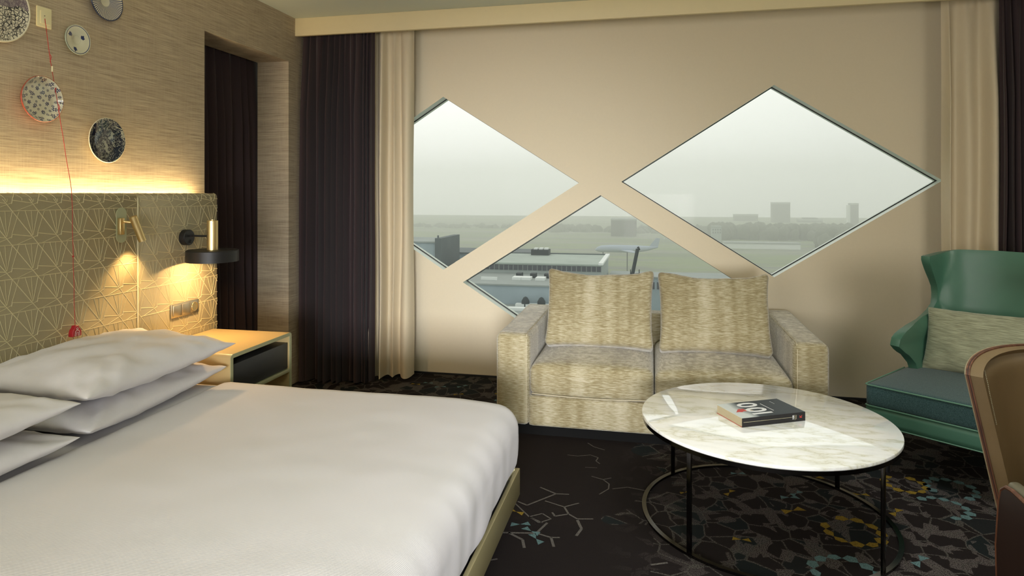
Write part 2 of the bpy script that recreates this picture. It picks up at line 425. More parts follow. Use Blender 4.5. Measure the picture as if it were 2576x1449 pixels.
# beyond the opening: a window bay closed by a curtain
bm = BM(); bevel_box(bm, -3.2, OD, 2.9, OY0-0.12, 0, ZC); bevel_box(bm, -3.22, -3.14, OY0-0.12, YW, 0, 0.5); bevel_box(bm, -3.22, -3.14, OY0-0.12, YW, 2.45, ZC); bevel_box(bm, -3.2, OD, OY1+0.28, YW, 0, ZC)
struct(obj('wall_bay', bm, 'reveal_paint', smooth=False))
w4 = struct(bxo('window_4', (-3.2, -3.15, OY1+0.16, OY1+0.24, 0.5, 2.45), 'white_frame', smooth=False))
bm = BM(); bevel_box(bm, -3.185, -3.18, OY0-0.12, OY1+0.28, 0.5, 2.45); obj('pane', bm, 'window_glass', w4, smooth=False)

# pelmet
PY, PZ = 4.37, 2.569
bm = BM(); bevel_box(bm, XL, XR, PY, PY+0.03, PZ, ZC, r=0.003)
struct(obj('trim_1', bm, 'pelmet_paint'))
bm = BM(); bevel_box(bm, XL, XR, YW-0.012, YW, 0, 0.012)
struct(obj('baseboard_far', bm, 'gasket', smooth=False))

# ------------------------------------------------------------------ curtains
def curtain(name, label, path, z0, z1, folds, amp, mat, seed, lean=0.0, header=0.06, top_amp=0.4, flare=1.0):
    """pleated sheet along path [(x,y),...]; folds deepen towards the hem"""
    rnd = random.Random(seed); P = [Vector((*p, 0)) for p in path]
    L = [0]
    for a, b in zip(P, P[1:]): L.append(L[-1]+(b-a).length)
    def at(s):
        s *= L[-1]
        for k in range(len(P)-1):
            if s <= L[k+1] or k == len(P)-2:
                f = (s-L[k])/(L[k+1]-L[k]); d = (P[k+1]-P[k]).normalized(); return P[k].lerp(P[k+1], f), Vector((d.y, -d.x, 0)), d
    ph = [0.0]
    for k in range(folds): ph.append(ph[-1]+rnd.uniform(0.55, 1.5))
    ph = [x/ph[-1] for x in ph]; am = [rnd.uniform(0.5, 1.15) for _ in range(folds)]; sh = [rnd.uniform(-1, 1) for _ in range(folds)]
    def fold(s):
        for k in range(folds):
            if s <= ph[k+1] or k == folds-1:
                f = (s-ph[k])/(ph[k+1]-ph[k]); return am[k]*(0.5-0.5*math.cos(2*PI*f))**0.8, sh[k]*math.sin(2*PI*f), k
    bm = BM(); nu, nv = folds*14, 44
    def fn(u, v):
        z = z1+(z0-z1)*v
        p, nrm, d = at(u); a, b, k = fold(u)
        vt = min(1.0, v/0.25); A = amp*(top_amp+(1-top_amp)*vt)*(1+0.25*v)
        wob = noise.noise(Vector((u*folds*0.7+seed, z*0.9, seed*2.1)))
        off = A*a+0.012*wob*vt
        if v < header: off += 0.006*math.sin(u*folds*PI*4)*(1-v/header)**2
        q = p+nrm*off+d*(b*0.012+lean*v*(u-0.5)+0.018*wob*vt)
        return Vector((q.x, q.y, z+(0.006*math.sin(u*folds*5.1) if v == 1 else 0)))
    gridf(bm, fn, nu, nv)
    o = obj(name, bm, mat, org=(path[0][0], path[0][1], z0), ang=None)
    return tag(o, label, 'curtain')
curtain('dark_curtain', 'plum-brown curtain hanging inside the opening behind the bedside lamp', [(-2.90, 3.30), (-2.90, 4.375)], 0.01, 2.5, 11, 0.075, 'dark_curtain_cloth', 3)
curtain('dark_curtain', 'plum-brown floor-length curtain at the room corner beside the beige curtain', [(-2.575, 4.50), (-2.02, 4.53)], 0.012, 2.66, 13, 0.11, 'dark_curtain_cloth', 11)
curtain('beige_curtain', 'narrow beige curtain bunched between dark curtain and left window', [(-2.13, 4.62), (-1.775, 4.70)], 0.02, 2.66, 4, 0.10, 'beige_curtain_cloth', 5)
curtain('beige_curtain', 'narrow beige curtain behind the green armchair, right of the windows', [(1.82, 4.68), (2.14, 4.62)], 0.02, 2.66, 3, 0.09, 'beige_curtain_cloth', 21)
curtain('dark_curtain', 'dark curtain at the right edge behind the green armchair', [(2.085, 4.54), (2.78, 4.50)], 0.012, 2.66, 14, 0.07, 'dark_curtain_cloth', 31)

# ------------------------------------------------------------------ headboard
HX = -2.50; HT = 1.404; HY0, HS, HY1 = 0.30, 2.771, 3.378
hb = empty('headboard', 'olive fabric headboard with raised zigzag line pattern along the left wall', 'headboard', (HX, 1.8, 0))
def hpanel(y0, y1):
    bm = BM()
    prof = [(-0.026, 0.05), (0.0, 0.05)]+[(-0.022+0.022*math.cos(a), HT-0.022+0.022*math.sin(a)) for a in [k*PI/2/6 for k in range(7)]]+[(-0.026, HT)]
    e = 0.006
    for s_, (ya, ins) in enumerate(((y0, e), (y0+e, 0), (y1-e, 0), (y1, e))):
        ring = [bm.verts.new((HX+x-(ins if x > -0.02 else 0), ya, z-(ins if z > 1 else 0))) for x, z in prof]
        if s_: 
            for k in range(len(prof)): bm.faces.new((last[k], last[(k+1) % len(prof)], ring[(k+1) % len(prof)], ring[k]))
        else: bm.faces.new(ring)
        last = ring
    bm.faces.new(last[::-1]); return bm
for a, b in ((HY0, 1.42), (1.42, HS), (HS, HY1)): obj('panel', hpanel(a, b), 'headboard_fabric', hb, ang=50)
bm = BM(); PYc, PZc = 0.1115, 0.1365; Z00 = 1.375; Y00 = 2.233
SEG = [((0, 0), (.77, .09), 1.0), ((-.87, .32), (0, .07), .6), ((-1.0, .315), (0.0, .315), .9), ((.77, .09), (1.77, 1.09), 1.0),
       ((.48, .30), (.78, 1.06), .5), ((1.0, .32), (.80, 1.06), .4), ((.25, .34), (-.02, 1.0), .3), ((0, 0), (-.03, .11), .8), ((.73, .33), (.79, 1.06), .25)]
def ribbon(p, q, w):
    (y0, z0), (y1, z1) = p, q
    if z0 < 0.1 or z1 < 0.1: return
    lo, hi = (1.425 if y0 > 1.42 else HY0), (HS-0.004 if (y0+y1)/2 < HS else HY1-0.003)
    lo2 = HS+0.004 if (y0+y1)/2 > HS else HY0+0.01
    if y1 < lo2 or y0 < lo2:
        if y1 < lo2 and y0 < lo2: return
        if y0 < lo2: f = (lo2-y0)/(y1-y0); y0, z0 = lo2, z0+f*(z1-z0)
        else: f = (lo2-y1)/(y0-y1); y1, z1 = lo2, z1+f*(z0-z1)
    if y0 > hi or y1 > hi:
        if y0 > hi and y1 > hi: return
        if y0 > hi: f = (hi-y1)/(y0-y1); y0, z0 = hi, z1+f*(z0-z1)
        else: f = (hi-y0)/(y1-y0); y1, z1 = hi, z0+f*(z1-z0)
    zt = HT-0.023
    if z0 > zt or z1 > zt:
        if z0 > zt and z1 > zt: return
        if z0 > zt: f = (zt-z1)/(z0-z1); z0, y0 = zt, y1+f*(y0-y1)
        else: f = (zt-z0)/(z1-z0); z1, y1 = zt, y0+f*(y1-y0)
    d = Vector((0, y1-y0, z1-z0))
    if d.length < 0.003: return
    d.normalize(); n_ = Vector((0, -d.z, d.y))*w*0.5; h = 0.0011
    a, b = Vector((HX+0.0002, y0, z0)), Vector((HX+0.0002, y1, z1)); H = Vector((h, 0, 0))
    A = [bm.verts.new(v) for v in (a+n_, a+n_*0.4+H, a-n_*0.4+H, a-n_)]; B = [bm.verts.new(v) for v in (b+n_, b+n_*0.4+H, b-n_*0.4+H, b-n_)]
    for k in range(3): bm.faces.new((A[k], A[k+1], B[k+1], B[k]))
for j in range(-1, 9):
    for i in range(-10, 12):
        oy, oz = Y00+i*PYc, Z00-j*PZc
        for (u0, v0), (u1, v1), w in SEG:
            ribbon((oy+u0*PYc, oz-v0*PZc), (oy+u1*PYc, oz-v1*PZc), 0.0036*w)
# threads running over the rolled top edge
for i in range(-17, 11):
    for u, dy in ((.0, .02), (.36, -.045), (.72, -.03)):
        oy = Y00+i*PYc+u*PYc; pts = [(HX+0.0006, oy, HT-0.03)]+[(HX-0.022+0.0226*math.cos(a), oy+dy*(k/5), HT-0.022+0.0226*math.sin(a)) for k, a in enumerate([k*PI/2/5 for k in range(6)])]
        if HS-0.03 < oy < HS+0.035 or oy > HY1-0.01 or oy+dy < HY0: continue
        tube(bm, pts, 0.0013, 4)
stuff(obj('raised_lines', bm, 'headboard_piping', hb, smooth=False))
bm = BM(); tube(bm, [(HX+0.0, HS, 0.3), (HX+0.0, HS, HT-0.025), (HX-0.02, HS, HT-0.001)], 0.004, 6); obj('seam', bm, 'headboard_piping', hb)
bxo('light_strip', (-2.556, -2.53, HY0+0.05, HY1-0.08, 1.335, 1.345), 'led_glow', hb, smooth=False)
led = area('headboard_strip_light', (-2.545, (HY0+HY1)/2-0.05, 1.352), (0, 0, 9), 0.03, 19, (1.0, 0.74, 0.38), HY1-HY0-0.12)
led.rotation_euler = (PI, 0, 0)

# ------------------------------------------------------------------ nightstand
NX0, NX1, NY0, NY1, NZ = -2.497, -2.003, 2.806, 3.352, 0.616
ns = empty('nightstand', 'olive lacquered bedside table with a black drawer beside the bed', 'nightstand', ((NX0+NX1)/2, (NY0+NY1)/2, 0))
# shell: rounded inverted U profile in Y-Z, extruded in X
def ushell(x0, x1, ya, yb, zt, th, r, front_only=False):
    bm = BM()
    def outline(o):
        rr = max(0.002, r-o); pts = [(ya+o, 0.10)]
        for k in range(7): a = PI-k*PI/12; pts.append((ya+o+rr+rr*math.cos(a), zt-o-rr+rr*math.sin(a)))
        for k in range(7): a = PI/2-k*PI/12; pts.append((yb-o-rr+rr*math.cos(a), zt-o-rr+rr*math.sin(a)))
        pts.append((yb-o, 0.10)); return pts
    O, I = outline(0), outline(th)
    V = {}
    for nm, pts, x in (('of', O, x1), ('ob', O, x0), ('if', I, x1), ('ib', I, x0)): V[nm] = [bm.verts.new((x, y, z)) for y, z in pts]
    n = len(O)
    for k in range(n-1):
        for a, b in (('of', 'ob'), ('ob', 'ib'), ('ib', 'if'), ('if', 'of')): bm.faces.new((V[a][k], V[a][k+1], V[b][k+1], V[b][k]))
    bm.faces.new([V[q][0] for q in ('of', 'ob', 'ib', 'if')]); bm.faces.new([V[q][-1] for q in ('of', 'ob', 'ib', 'if')])
    return bm
obj('body', ushell(NX0, NX1-0.004, NY0, NY1, NZ, 0.019, 0.018), 'olive_lacquer', ns, ang=50)
obj('front_edge', ushell(NX1-0.004, NX1, NY0, NY1, NZ, 0.019, 0.018), 'olive_edge', ns, ang=50)
bxo('drawer', (NX0+0.03, NX1-0.012, NY0+0.021, NY1-0.021, 0.416, 0.560), 'drawer_black', ns, r=0.002)
bxo('shelf', (NX0+0.02, NX1-0.001, NY0+0.018, NY1-0.018, 0.394, 0.412), 'olive_edge', ns, r=0.001)
bxo('back_panel', (NX0+0.005, NX0+0.02, NY0+0.018, NY1-0.018, 0.12, NZ-0.02), 'drawer_black', ns, smooth=False)
bxo('bottom_panel', (NX0+0.02, NX1-0.005, NY0+0.019, NY1-0.019, 0.10, 0.118), 'olive_lacquer', ns, smooth=False)
for y in (NY0+0.04, NY1-0.04):
    for x in (NX0+0.05, NX1-0.05): 
        bm = BM(); tube(bm, [(x, y, 0), (x, y, 0.101)], [0.011, 0.015], 12); obj('leg', bm, 'drawer_black', ns)

# ------------------------------------------------------------------ bed
BX0, BX1, BY0, BY1 = -2.49, -0.562, 0.93, 2.779
bed = empty('bed', 'wide bed frame with champagne lacquered low rails in the left foreground', 'bed', ((BX0+BX1)/2, (BY0+BY1)/2, 0))
bm = BM(); bevel_box(bm, BX1-0.018, BX1, BY0, BY1, 0.09, 0.206, r=0.0035); obj('foot_rail', bm, 'champagne_lacquer', bed)
for y in (BY0, BY1-0.018): bxo('side_rail', (BX0, BX1-0.019, y, y+0.018, 0.09, 0.206), 'champagne_lacquer', bed, r=0.003)
bxo('slat_base', (BX0+0.02, BX1-0.03, BY0+0.03, BY1-0.03, 0.10, 0.16), 'drawer_black', bed, smooth=False)
for x in (BX0+0.15, BX1-0.22):
    for y in (BY0+0.2, BY1-0.22):
        bm = BM(); tube(bm, [(x, y, 0), (x, y, 0.10)], 0.03, 12); obj('leg', bm, 'drawer_black', bed)
bxo('mattress', (BX0+0.02, BX1-0.03, BY0+0.03, BY1-0.03, 0.162, 0.485), 'ticking', bed, r=0.06, seg=4)

def rbox_fn(hx, hy, hz, r):
    def f(p):
        q = Vector((max(-hx+r, min(hx-r, p.x)), max(-hy+r, min(hy-r, p.y)), max(-hz+r, min(hz-r, p.z))))
        d = p-q; return q+d.normalized()*r if d.length > 1e-9 else p
    return f
def soft_box(c, h, r, n, warp=None, rot=None):
    """subdivided box rounded to radius r, then warped in its local frame, rotated, and moved to c"""
    bm = BM(); f = rbox_fn(*h, r)
    def lin(k, m, hh):     # concentrate rows near the edges
        x = -1+2*k/m; return hh*math.sin(x*PI/2)**1 if False else hh*(0.55*x+0.45*math.sin(x*PI/2))
    S = {}
    def vert(i, j, k):
        if (i, j, k) not in S:
            p = f(Vector((lin(i, n[0], h[0]), lin(j, n[1], h[1]), lin(k, n[2], h[2]))))
            if warp: p = warp(p)
            if rot is not None: p = rot @ p
            S[(i, j, k)] = bm.verts.new(p+Vector(c))
        return S[(i, j, k)]
    for a, b, cc in ((0, 1, 2), (0, 2, 1), (1, 2, 0)):
        for side in (0, n[cc]):
            for i in range(n[a]):
                for j in range(n[b]):
                    def ix(u, w):
                        t_ = [0, 0, 0]; t_[a] = u; t_[b] = w; t_[cc] = side; return tuple(t_)
                    bm.faces.new([vert(*ix(*q)) for q in ((i, j), (i+1, j), (i+1, j+1), (i, j+1))])
    return bm
# fitted white sheet showing at the pillow end, duvet tucked over the rest
bm = soft_box((-2.19, (BY0+BY1)/2, 0.335), (0.29, (BY1-BY0)/2-0.022, 0.165), 0.07, (10, 30, 8))
tag(obj('bed_sheet', bm, 'bed_linen', org=(-2.19, (BY0+BY1)/2, 0.17), ang=None), 'smooth white bed sheet showing just below the pillows', 'bed sheet')
dx0, dx1 = -2.02, -0.552
def duw(p):
    e = Vector(p); top = p.z > 0.05
    nx = noise.noise(Vector((p.x*2.2, p.y*2.2, 1.3)))*0.006
    if top: e.z += nx+0.006*math.cos(p.x*1.4)*math.cos(p.y*1.4)
    else:
        k = (0.05-p.z)
        e.x += (noise.noise(Vector((p.y*5, p.z*2, 4)))*0.012)*min(1, k*6) if p.x > 0.4 else 0
    # vertical drag creases down the foot end
    if p.x > 0.5: e.x += 0.004*noise.noise(Vector((p.y*14, p.z*3, 9)))-0.023*max(0, (0.02-p.z)/0.17)**3
    e.z += 0.0015*noise.noise(Vector((p.x*9, p.y*9, 2)))
    if p.y > 0.7: e.y += 0.004*noise.noise(Vector((p.x*12, p.z*3, 7)))-0.03*max(0, (0.02-p.z)/0.17)**2
    e.z -= 0.03*max(0, (p.x-0.40)/0.35)**2*(1 if top else 0)
    return e
bm = soft_box(((dx0+dx1)/2, (BY0+BY1)/2+0.0, 0.348), ((dx1-dx0)/2, (BY1-BY0)/2-0.006, 0.166), 0.085, (46, 60, 14), duw)
tag(obj('duvet', bm, 'duvet_cotton', org=((dx0+dx1)/2, (BY0+BY1)/2, 0.18), ang=None), 'large smooth white duvet covering the bed in the foreground', 'duvet')

def pillow(name, label, c, a, b, tt, tb, seed, rot, mat='bed_linen', group=None, cat='pillow', wr=0.006, pw=0.5, pinch=0.07, n=(40, 46), cornz=0.0, parts=True, up=None, org=None, hem=0.0):
    bm = BM()
    def shp(u, v, side):
        mx_, my_ = 1-pinch*(1-v*v)**1.0, 1-pinch*(1-u*u)**1.0
        x, y = a*u*mx_, b*v*my_
        e = max(0.0, (1-abs(u)**2.4)*(1-abs(v)**2.4))**pw
        z = (tt if side > 0 else -tb)*e
        edge = min(1.0, 6*min(1-abs(u), 1-abs(v)))
        w_ = noise.noise(Vector((u*3+seed, v*3, seed*1.7+side)))*wr*2+noise.noise(Vector((u*9+seed, v*9, side*3.0)))*wr*0.7
        rad = math.atan2(v, u); cc = (abs(u)*abs(v))**1.5
        w_ += math.sin(rad*26+seed)*wr*1.2*cc
        z += w_*edge*(1 if side > 0 else 0.7)
        z += 0.006*noise.noise(Vector((u*6+seed, v*6, 3)))*(1-edge)
        z += cornz*(u*u*v*v)
        return Vector((x, y, z))
    n1, n2 = n
    f = lambda k, m: math.sin((-1+2*k/m)*PI/2)
    T = [[None]*(n2+1) for _ in range(n1+1)]; B = [[None]*(n2+1) for _ in range(n1+1)]
    R = rot
    for i in range(n1+1):
        for j in range(n2+1):
            u, v = f(i, n1), f(j, n2); T[i][j] = bm.verts.new(R @ shp(u, v, 1)+Vector(c))
            if 0 < i < n1 and 0 < j < n2: B[i][j] = bm.verts.new(R @ shp(u, v, -1)+Vector(c))
            else: B[i][j] = T[i][j]
    for i in range(n1):
        for j in range(n2):
            bm.faces.new((T[i][j], T[i+1][j], T[i+1][j+1], T[i][j+1]))
            q = (B[i][j+1], B[i+1][j+1], B[i+1][j], B[i][j])
            if len(set(q)) == 4 and not all(x in (T[i][j], T[i+1][j], T[i+1][j+1], T[i][j+1]) for x in q): bm.faces.new(q)
    o = obj(name, bm, mat, org=org or c, ang=None)
    return tag(o, label, cat, group)
E3 = lambda x, y, z: Matrix.Rotation(z, 3, 'Z') @ Matrix.Rotation(y, 3, 'Y') @ Matrix.Rotation(x, 3, 'X')
G = 'white pillows stacked at the head of the bed'
pillow('pillow', 'white pillow at the bottom of the stack nearer the bedside table', (-2.235, 2.31, 0.572), 0.28, 0.435, 0.075, 0.07, 1.0, E3(0.0, 0.05, 0.10), group=G, cornz=0.012)
pillow('pillow', 'plump white pillow topping the stack nearer the bedside table', (-2.215, 2.315, 0.692), 0.29, 0.43, 0.10, 0.07, 2.3, E3(0.0, 0.04, 0.03), group=G, cornz=0.008, wr=0.008)
pillow('pillow', 'white pillow at the bottom of the stack at the left edge', (-2.20, 1.44, 0.572), 0.28, 0.43, 0.075, 0.07, 3.9, E3(0.0, 0.05, -0.02), group=G, cornz=0.01)
pillow('pillow', 'white pillow topping the stack at the left edge', (-2.20, 1.435, 0.682), 0.29, 0.43, 0.085, 0.07, 5.1, E3(0.0, 0.02, -0.02), group=G, cornz=0.01)

# ------------------------------------------------------------------ sofa
SX0, SX1, SF, SB = -0.90, 0.925, 3.70, 4.76
so = empty('sofa', 'two-seat sofa in beige streaked chenille under the lozenge windows', 'sofa', (0.01, 4.2, 0))
def armw(sgn):
    def f(p):
        q = Vector(p)
        q.x += sgn*0.006*math.sin(p.y*3)
        if p.z > 0.15: q.z += 0.004*noise.noise(Vector((p.x*5, p.y*5, sgn)))
        return q
    return f
for x0, x1, zt, sgn in ((SX0, -0.700, 0.588, -1), (0.745, SX1, 0.604, 1)):
    bm = soft_box(((x0+x1)/2, (SF+SB)/2, (zt+0.055)/2), ((x1-x0)/2, (SB-SF)/2, (zt-0.055)/2), 0.035, (10, 24, 16), armw(sgn))
    arm = obj('arm', bm, 'chenille_side', so, ang=None)
    # front faces carry the streaks across: second material chosen by face direction
    arm.data.materials.append(MATS['chenille'])
    for p in arm.data.polygons:
        if p.normal.y < -0.7: p.material_index = 1
    xs = x1-0.012 if sgn < 0 else x0+0.012
    bm = BM(); tube(bm, [(xs, SF+0.004, 0.07), (xs, SF+0.004, zt-0.04), (xs, SF+0.02, zt-0.006), (xs, SF+0.05, zt+0.0), (xs, SB-0.06, zt+0.0)], 0.0022, 6); obj('seam', bm, 'seam_thread', arm)
bm = soft_box(((-0.702+0.747)/2, SF+0.13, 0.142), (0.7245, 0.125, 0.088), 0.018, (30, 6, 8)); obj('front_rail', bm, 'chenille', so, ang=None)
bm = soft_box((0.0225, 4.3, 0.20), (0.7235, 0.32, 0.03), 0.01, (10, 6, 2)); obj('seat_deck', bm, 'chenille', so, ang=None)
bm = soft_box((0.0225, SB-0.09, 0.315), (0.7235, 0.09, 0.26), 0.03, (30, 8, 16)); obj('backrest', bm, 'chenille_back', so, ang=None)
bxo('plinth', (-0.86, 0.885, SF+0.03, SB-0.03, 0.0, 0.06), 'plinth_black', so, smooth=False)
def seatw(sd_):
    def f(p):
        q = Vector(p); w2 = 0.355
        crown = max(0, 1-(p.x/w2)**2)**0.7*max(0, 1-((p.y-0.02)/0.42)**2)**0.7
        if p.z > 0: q.z += 0.045*crown+0.003*noise.noise(Vector((p.x*6, p.y*6, sd_)))
        if p.y < -0.3: q.y -= 0.012*(1-(p.x/w2)**2)*(1-(p.z/0.1)**2)
        if p.y < -0.2 and p.z < 0: q.z -= 0.008*math.sin((p.x/w2+1)*PI/2)
        return q
    return f
for cx, hw, sd_ in ((-0.3425, 0.3535, 1), (0.378, 0.3625, 2)):
    bm = soft_box((cx, 4.10, 0.322), (hw, 0.405, 0.088), 0.045, (30, 30, 12), seatw(sd_))
    s_ = obj('seat_cushion', bm, 'chenille_seat', so, ang=None)
    bm = BM(); tube(bm, [(cx+hw*(-0.95+1.9*k/16), SF-0.006-0.012*math.sin(PI*k/16), 0.250-0.006*math.sin(PI*k/16)) for k in range(17)], 0.003, 6); obj('piping', bm, 'seam_thread', s_)
def backcush(label, x0, x1, seed, zb=0.455, yb=4.06, tilt=0.42, H=0.475, dz=0.0):
    w2 = (x1-x0)/2; bm = BM()
    def wf(p):
        q = Vector(p); u, v = p.x/w2, p.z/(H/2)
        bul = max(0, 1-u*u)**0.6*max(0, 1-v*v)**0.6
        q.y += (-1 if p.y < 0 else 1)*0.045*bul
        tv = max(0.0, v)**2; q.z -= tv*(0.030*(1-u*u)+0.013*noise.noise(Vector((p.x*7, seed, 2)))+0.004*noise.noise(Vector((p.x*23, seed, 5))))
        q.z -= 0.004*(1-u*u)*max(0.0, -v)
        q.x *= 1-0.025*(1-v*v)+0.02*(v < 0)*v
        q.y += 0.007*noise.noise(Vector((p.x*5+seed, p.z*5, 0)))+0.004*noise.noise(Vector((p.x*13+seed, p.z*13, 1)))
        r_ = (abs(u)*abs(v))**3
        q += Vector((0.012*u, 0, 0.016*v))*r_
        return q
    R = Matrix.Rotation(-tilt, 3, 'X')
    c = Vector(((x0+x1)/2, yb, zb+dz))+R @ Vector((0, 0, H/2))
    bm = soft_box(c, (w2, 0.065, H/2), 0.03, (40, 8, 34), wf, R)
    o = obj('back_cushion', bm, 'chenille_back', org=((x0+x1)/2, yb, zb), ang=None)
    # fringe of short pile along the silhouette seam
    return tag(o, label, 'cushion', 'loose back cushions on the sofa')
backcush('streaked beige back cushion on the left half of the sofa', -0.655, 0.006, 1.0)
backcush('streaked beige back cushion on the right half of the sofa', 0.044, 0.690, 5.0, dz=-0.004)

# ------------------------------------------------------------------ coffee table
TX, TY, TR, TZ = 0.478, 2.995, 0.522, 0.43
ct = empty('coffee_table', 'round white marble coffee table on a black metal ring base', 'table', (TX, TY, 0))
bm = BM(); M = Matrix.Translation((TX, TY, 0))
lathe(bm, [(0, TZ), (TR-0.004, TZ), (TR-0.0012, TZ-0.0012), (TR, TZ-0.004), (TR, TZ-0.012), (TR-0.004, TZ-0.016), (0, TZ-0.016)], M, 128)
obj('marble_top', bm, 'marble', ct, ang=30)
bm = BM(); lathe(bm, [(TR-0.003, TZ-0.0155), (TR-0.003, TZ-0.032), (TR-0.014, TZ-0.032), (TR-0.014, TZ-0.0155), (TR-0.003, TZ-0.0155)], M, 128); obj('rim', bm, 'black_chrome', ct, ang=30)
bm = BM(); lathe(bm, [(TR, 0.0), (TR, 0.011), (TR-0.019, 0.011), (TR-0.019, 0.0), (TR, 0.0)], M, 128); obj('base_ring', bm, 'black_chrome', ct, ang=30)
for deg in (229, 313.5, 137, 42):
    a = math.radians(deg); x, y = TX+(TR-0.009)*math.cos(a), TY+(TR-0.009)*math.sin(a)
    bm = BM(); bevel_box(bm, x-0.005, x+0.005, y-0.0095, y+0.0095, 0.010, TZ-0.030, r=0.001, rot=Matrix.Rotation(a, 3, 'Z'), piv=(x, y, 0)); obj('leg', bm, 'black_chrome', ct)

# book: near-left corner at P0, spine runs along the side facing the camera
P0 = Vector((0.366, 2.842, TZ)); P1 = Vector((0.641, 2.986, TZ)); ex = (P1-P0).normalized(); ey = Vector((-ex.y, ex.x, 0))
BWd, BDp, BH = (P1-P0).length, 0.185, 0.038
bk = empty('book', 'thick paperback with grey-blue cover and large white numerals on the marble table', 'book', P0)
def bp(x, y, z): return P0+ex*x+ey*y+Vector((0, 0, z))
def bbox(bm, x0, x1, y0, y1, z0, z1):
    g = bmesh.ops.create_cube(bm, size=1.0)['verts']
    for v in g: v.co = bp(x0 if v.co.x < 0 else x1, y0 if v.co.y < 0 else y1, z0 if v.co.z < 0 else z1)
bm = BM(); bbox(bm, 0.002, BWd-0.002, 0.0015, BDp-0.002, 0.0012, BH-0.0008)
pg = obj('page_block', bm, 'book_pages', bk, smooth=False)
bm = BM()
for k in range(1, 9): bbox(bm, 0.0012, 0.0022, 0.003, BDp-0.003, k*0.0042, k*0.0042+0.0006)
obj('page_signatures', bm, 'seam_thread', pg, smooth=False)
bm = BM(); bbox(bm, 0, BWd, 0, BDp, BH-0.0008, BH)
cv = obj('front_cover', bm, 'book_cover', bk, smooth=False)
# cover material runs along the spine direction: rotate its coordinates through the object
cv.rotation_euler = (0, 0, math.atan2(ex.y, ex.x))
for v in cv.data.vertices: v.co = Matrix.Rotation(-math.atan2(ex.y, ex.x), 3, 'Z') @ v.co
bm = BM(); bbox(bm, 0, BWd, 0, BDp, 0, 0.0011); obj('back_cover', bm, 'letter_red', bk, smooth=False)
bm = BM(); bbox(bm, 0, BWd, -0.0012, 0.0006, 0.0002, BH-0.0002); sp = obj('spine', bm, 'book_spine', bk, smooth=False)
def text(name, s, size, M, mat, parent, ext=0.0002):
    cu = bpy.data.curves.new(name, 'FONT'); cu.body = s; cu.size = size; cu.extrude = ext; cu.align_x = 'CENTER'; cu.align_y = 'CENTER'; cu.resolution_u = 3; cu.offset = size*0.02
    o = bpy.data.objects.new(name, cu); COL.objects.link(o); dg = bpy.context.evaluated_depsgraph_get()
    me = bpy.data.meshes.new_from_object(o.evaluated_get(dg)); bpy.data.objects.remove(o)
    me.transform(M); me.transform(Matrix.Translation(-wloc(parent))); me.materials.clear(); me.materials.append(MATS[mat])
    o = bpy.data.objects.new(name, me); COL.objects.link(o); o.parent = parent; return o
def frame(o, xa, ya, za): 
    m = Matrix((xa, ya, za)).transposed().to_4x4(); m.translation = o; return m
up = Vector((0, 0, 1))
# numerals read away from the spine, tops towards the page edge
for s, y_ in (('1', 0.034), ('0', 0.078), ('0', 0.142)):
    M_ = frame(bp(0.130, y_, BH+0.0003), ey, -ex, up) @ Matrix.Diagonal((0.86 if s == '0' else 0.8, 1.0, 1, 1))
    text('numeral', s, 0.132, M_, 'letter_white', bk)
bm = BM()
def bar(x0, x1, y0, y1): bbox(bm, x0, x1, y0, y1, BH, BH+0.0004)
for k in range(9): bar(0.190, 0.1935, 0.05+k*0.0105, 0.0585+k*0.0105)
for k in range(3): bar(0.252, 0.2535, 0.125+k*0.012, 0.135+k*0.012)
stuff(obj('small_print', bm, 'letter_white', bk, smooth=False))
bm = BM(); pts = [(0.020, 0.070), (0.034, 0.084), (0.045, 0.098), (0.058, 0.106), (0.066, 0.100), (0.074, 0.104), (0.078, 0.094), (0.070, 0.088), (0.080, 0.082), (0.074, 0.072), (0.060, 0.074), (0.048, 0.066), (0.036, 0.070)]
va = [bm.verts.new(bp(x, y, BH+0.0003)) for x, y in pts]; bm.faces.new(va); obj('red_figure', bm, 'letter_red', bk, smooth=False)
bm = BM(); pts = [(0.074, 0.084), (0.094, 0.070), (0.108, 0.068), (0.104, 0.080), (0.090, 0.092), (0.078, 0.096)]
va = [bm.verts.new(bp(x, y, BH+0.00035)) for x, y in pts]; bm.faces.new(va); obj('pale_figure', bm, 'book_pages', bk, smooth=False)
bm = BM()
bbox(bm, 0.006, 0.245, -0.0015, -0.0012, BH*0.52, BH*0.55)
for k, (h0, h1) in enumerate(((0.2, 0.8), (0.25, 0.7), (0.3, 0.75))): bbox(bm, 0.258+k*0.0035, 0.2588+k*0.0035, -0.0015, -0.0012, BH*h0, BH*h1)
obj('spine_print', bm, 'thread_pale', bk, smooth=False)
text('spine_numeral', '100', 0.013, frame(bp(0.250, -0.0016, BH*0.5), -up, ex, -ey) if False else frame(bp(0.2505, -0.0016, BH*0.5), up, -ex, -ey), 'letter_white', bk)
text('spine_mark', 'K', 0.017, frame(bp(0.288, -0.0016, BH*0.52), up, -ex, -ey), 'letter_red', bk)

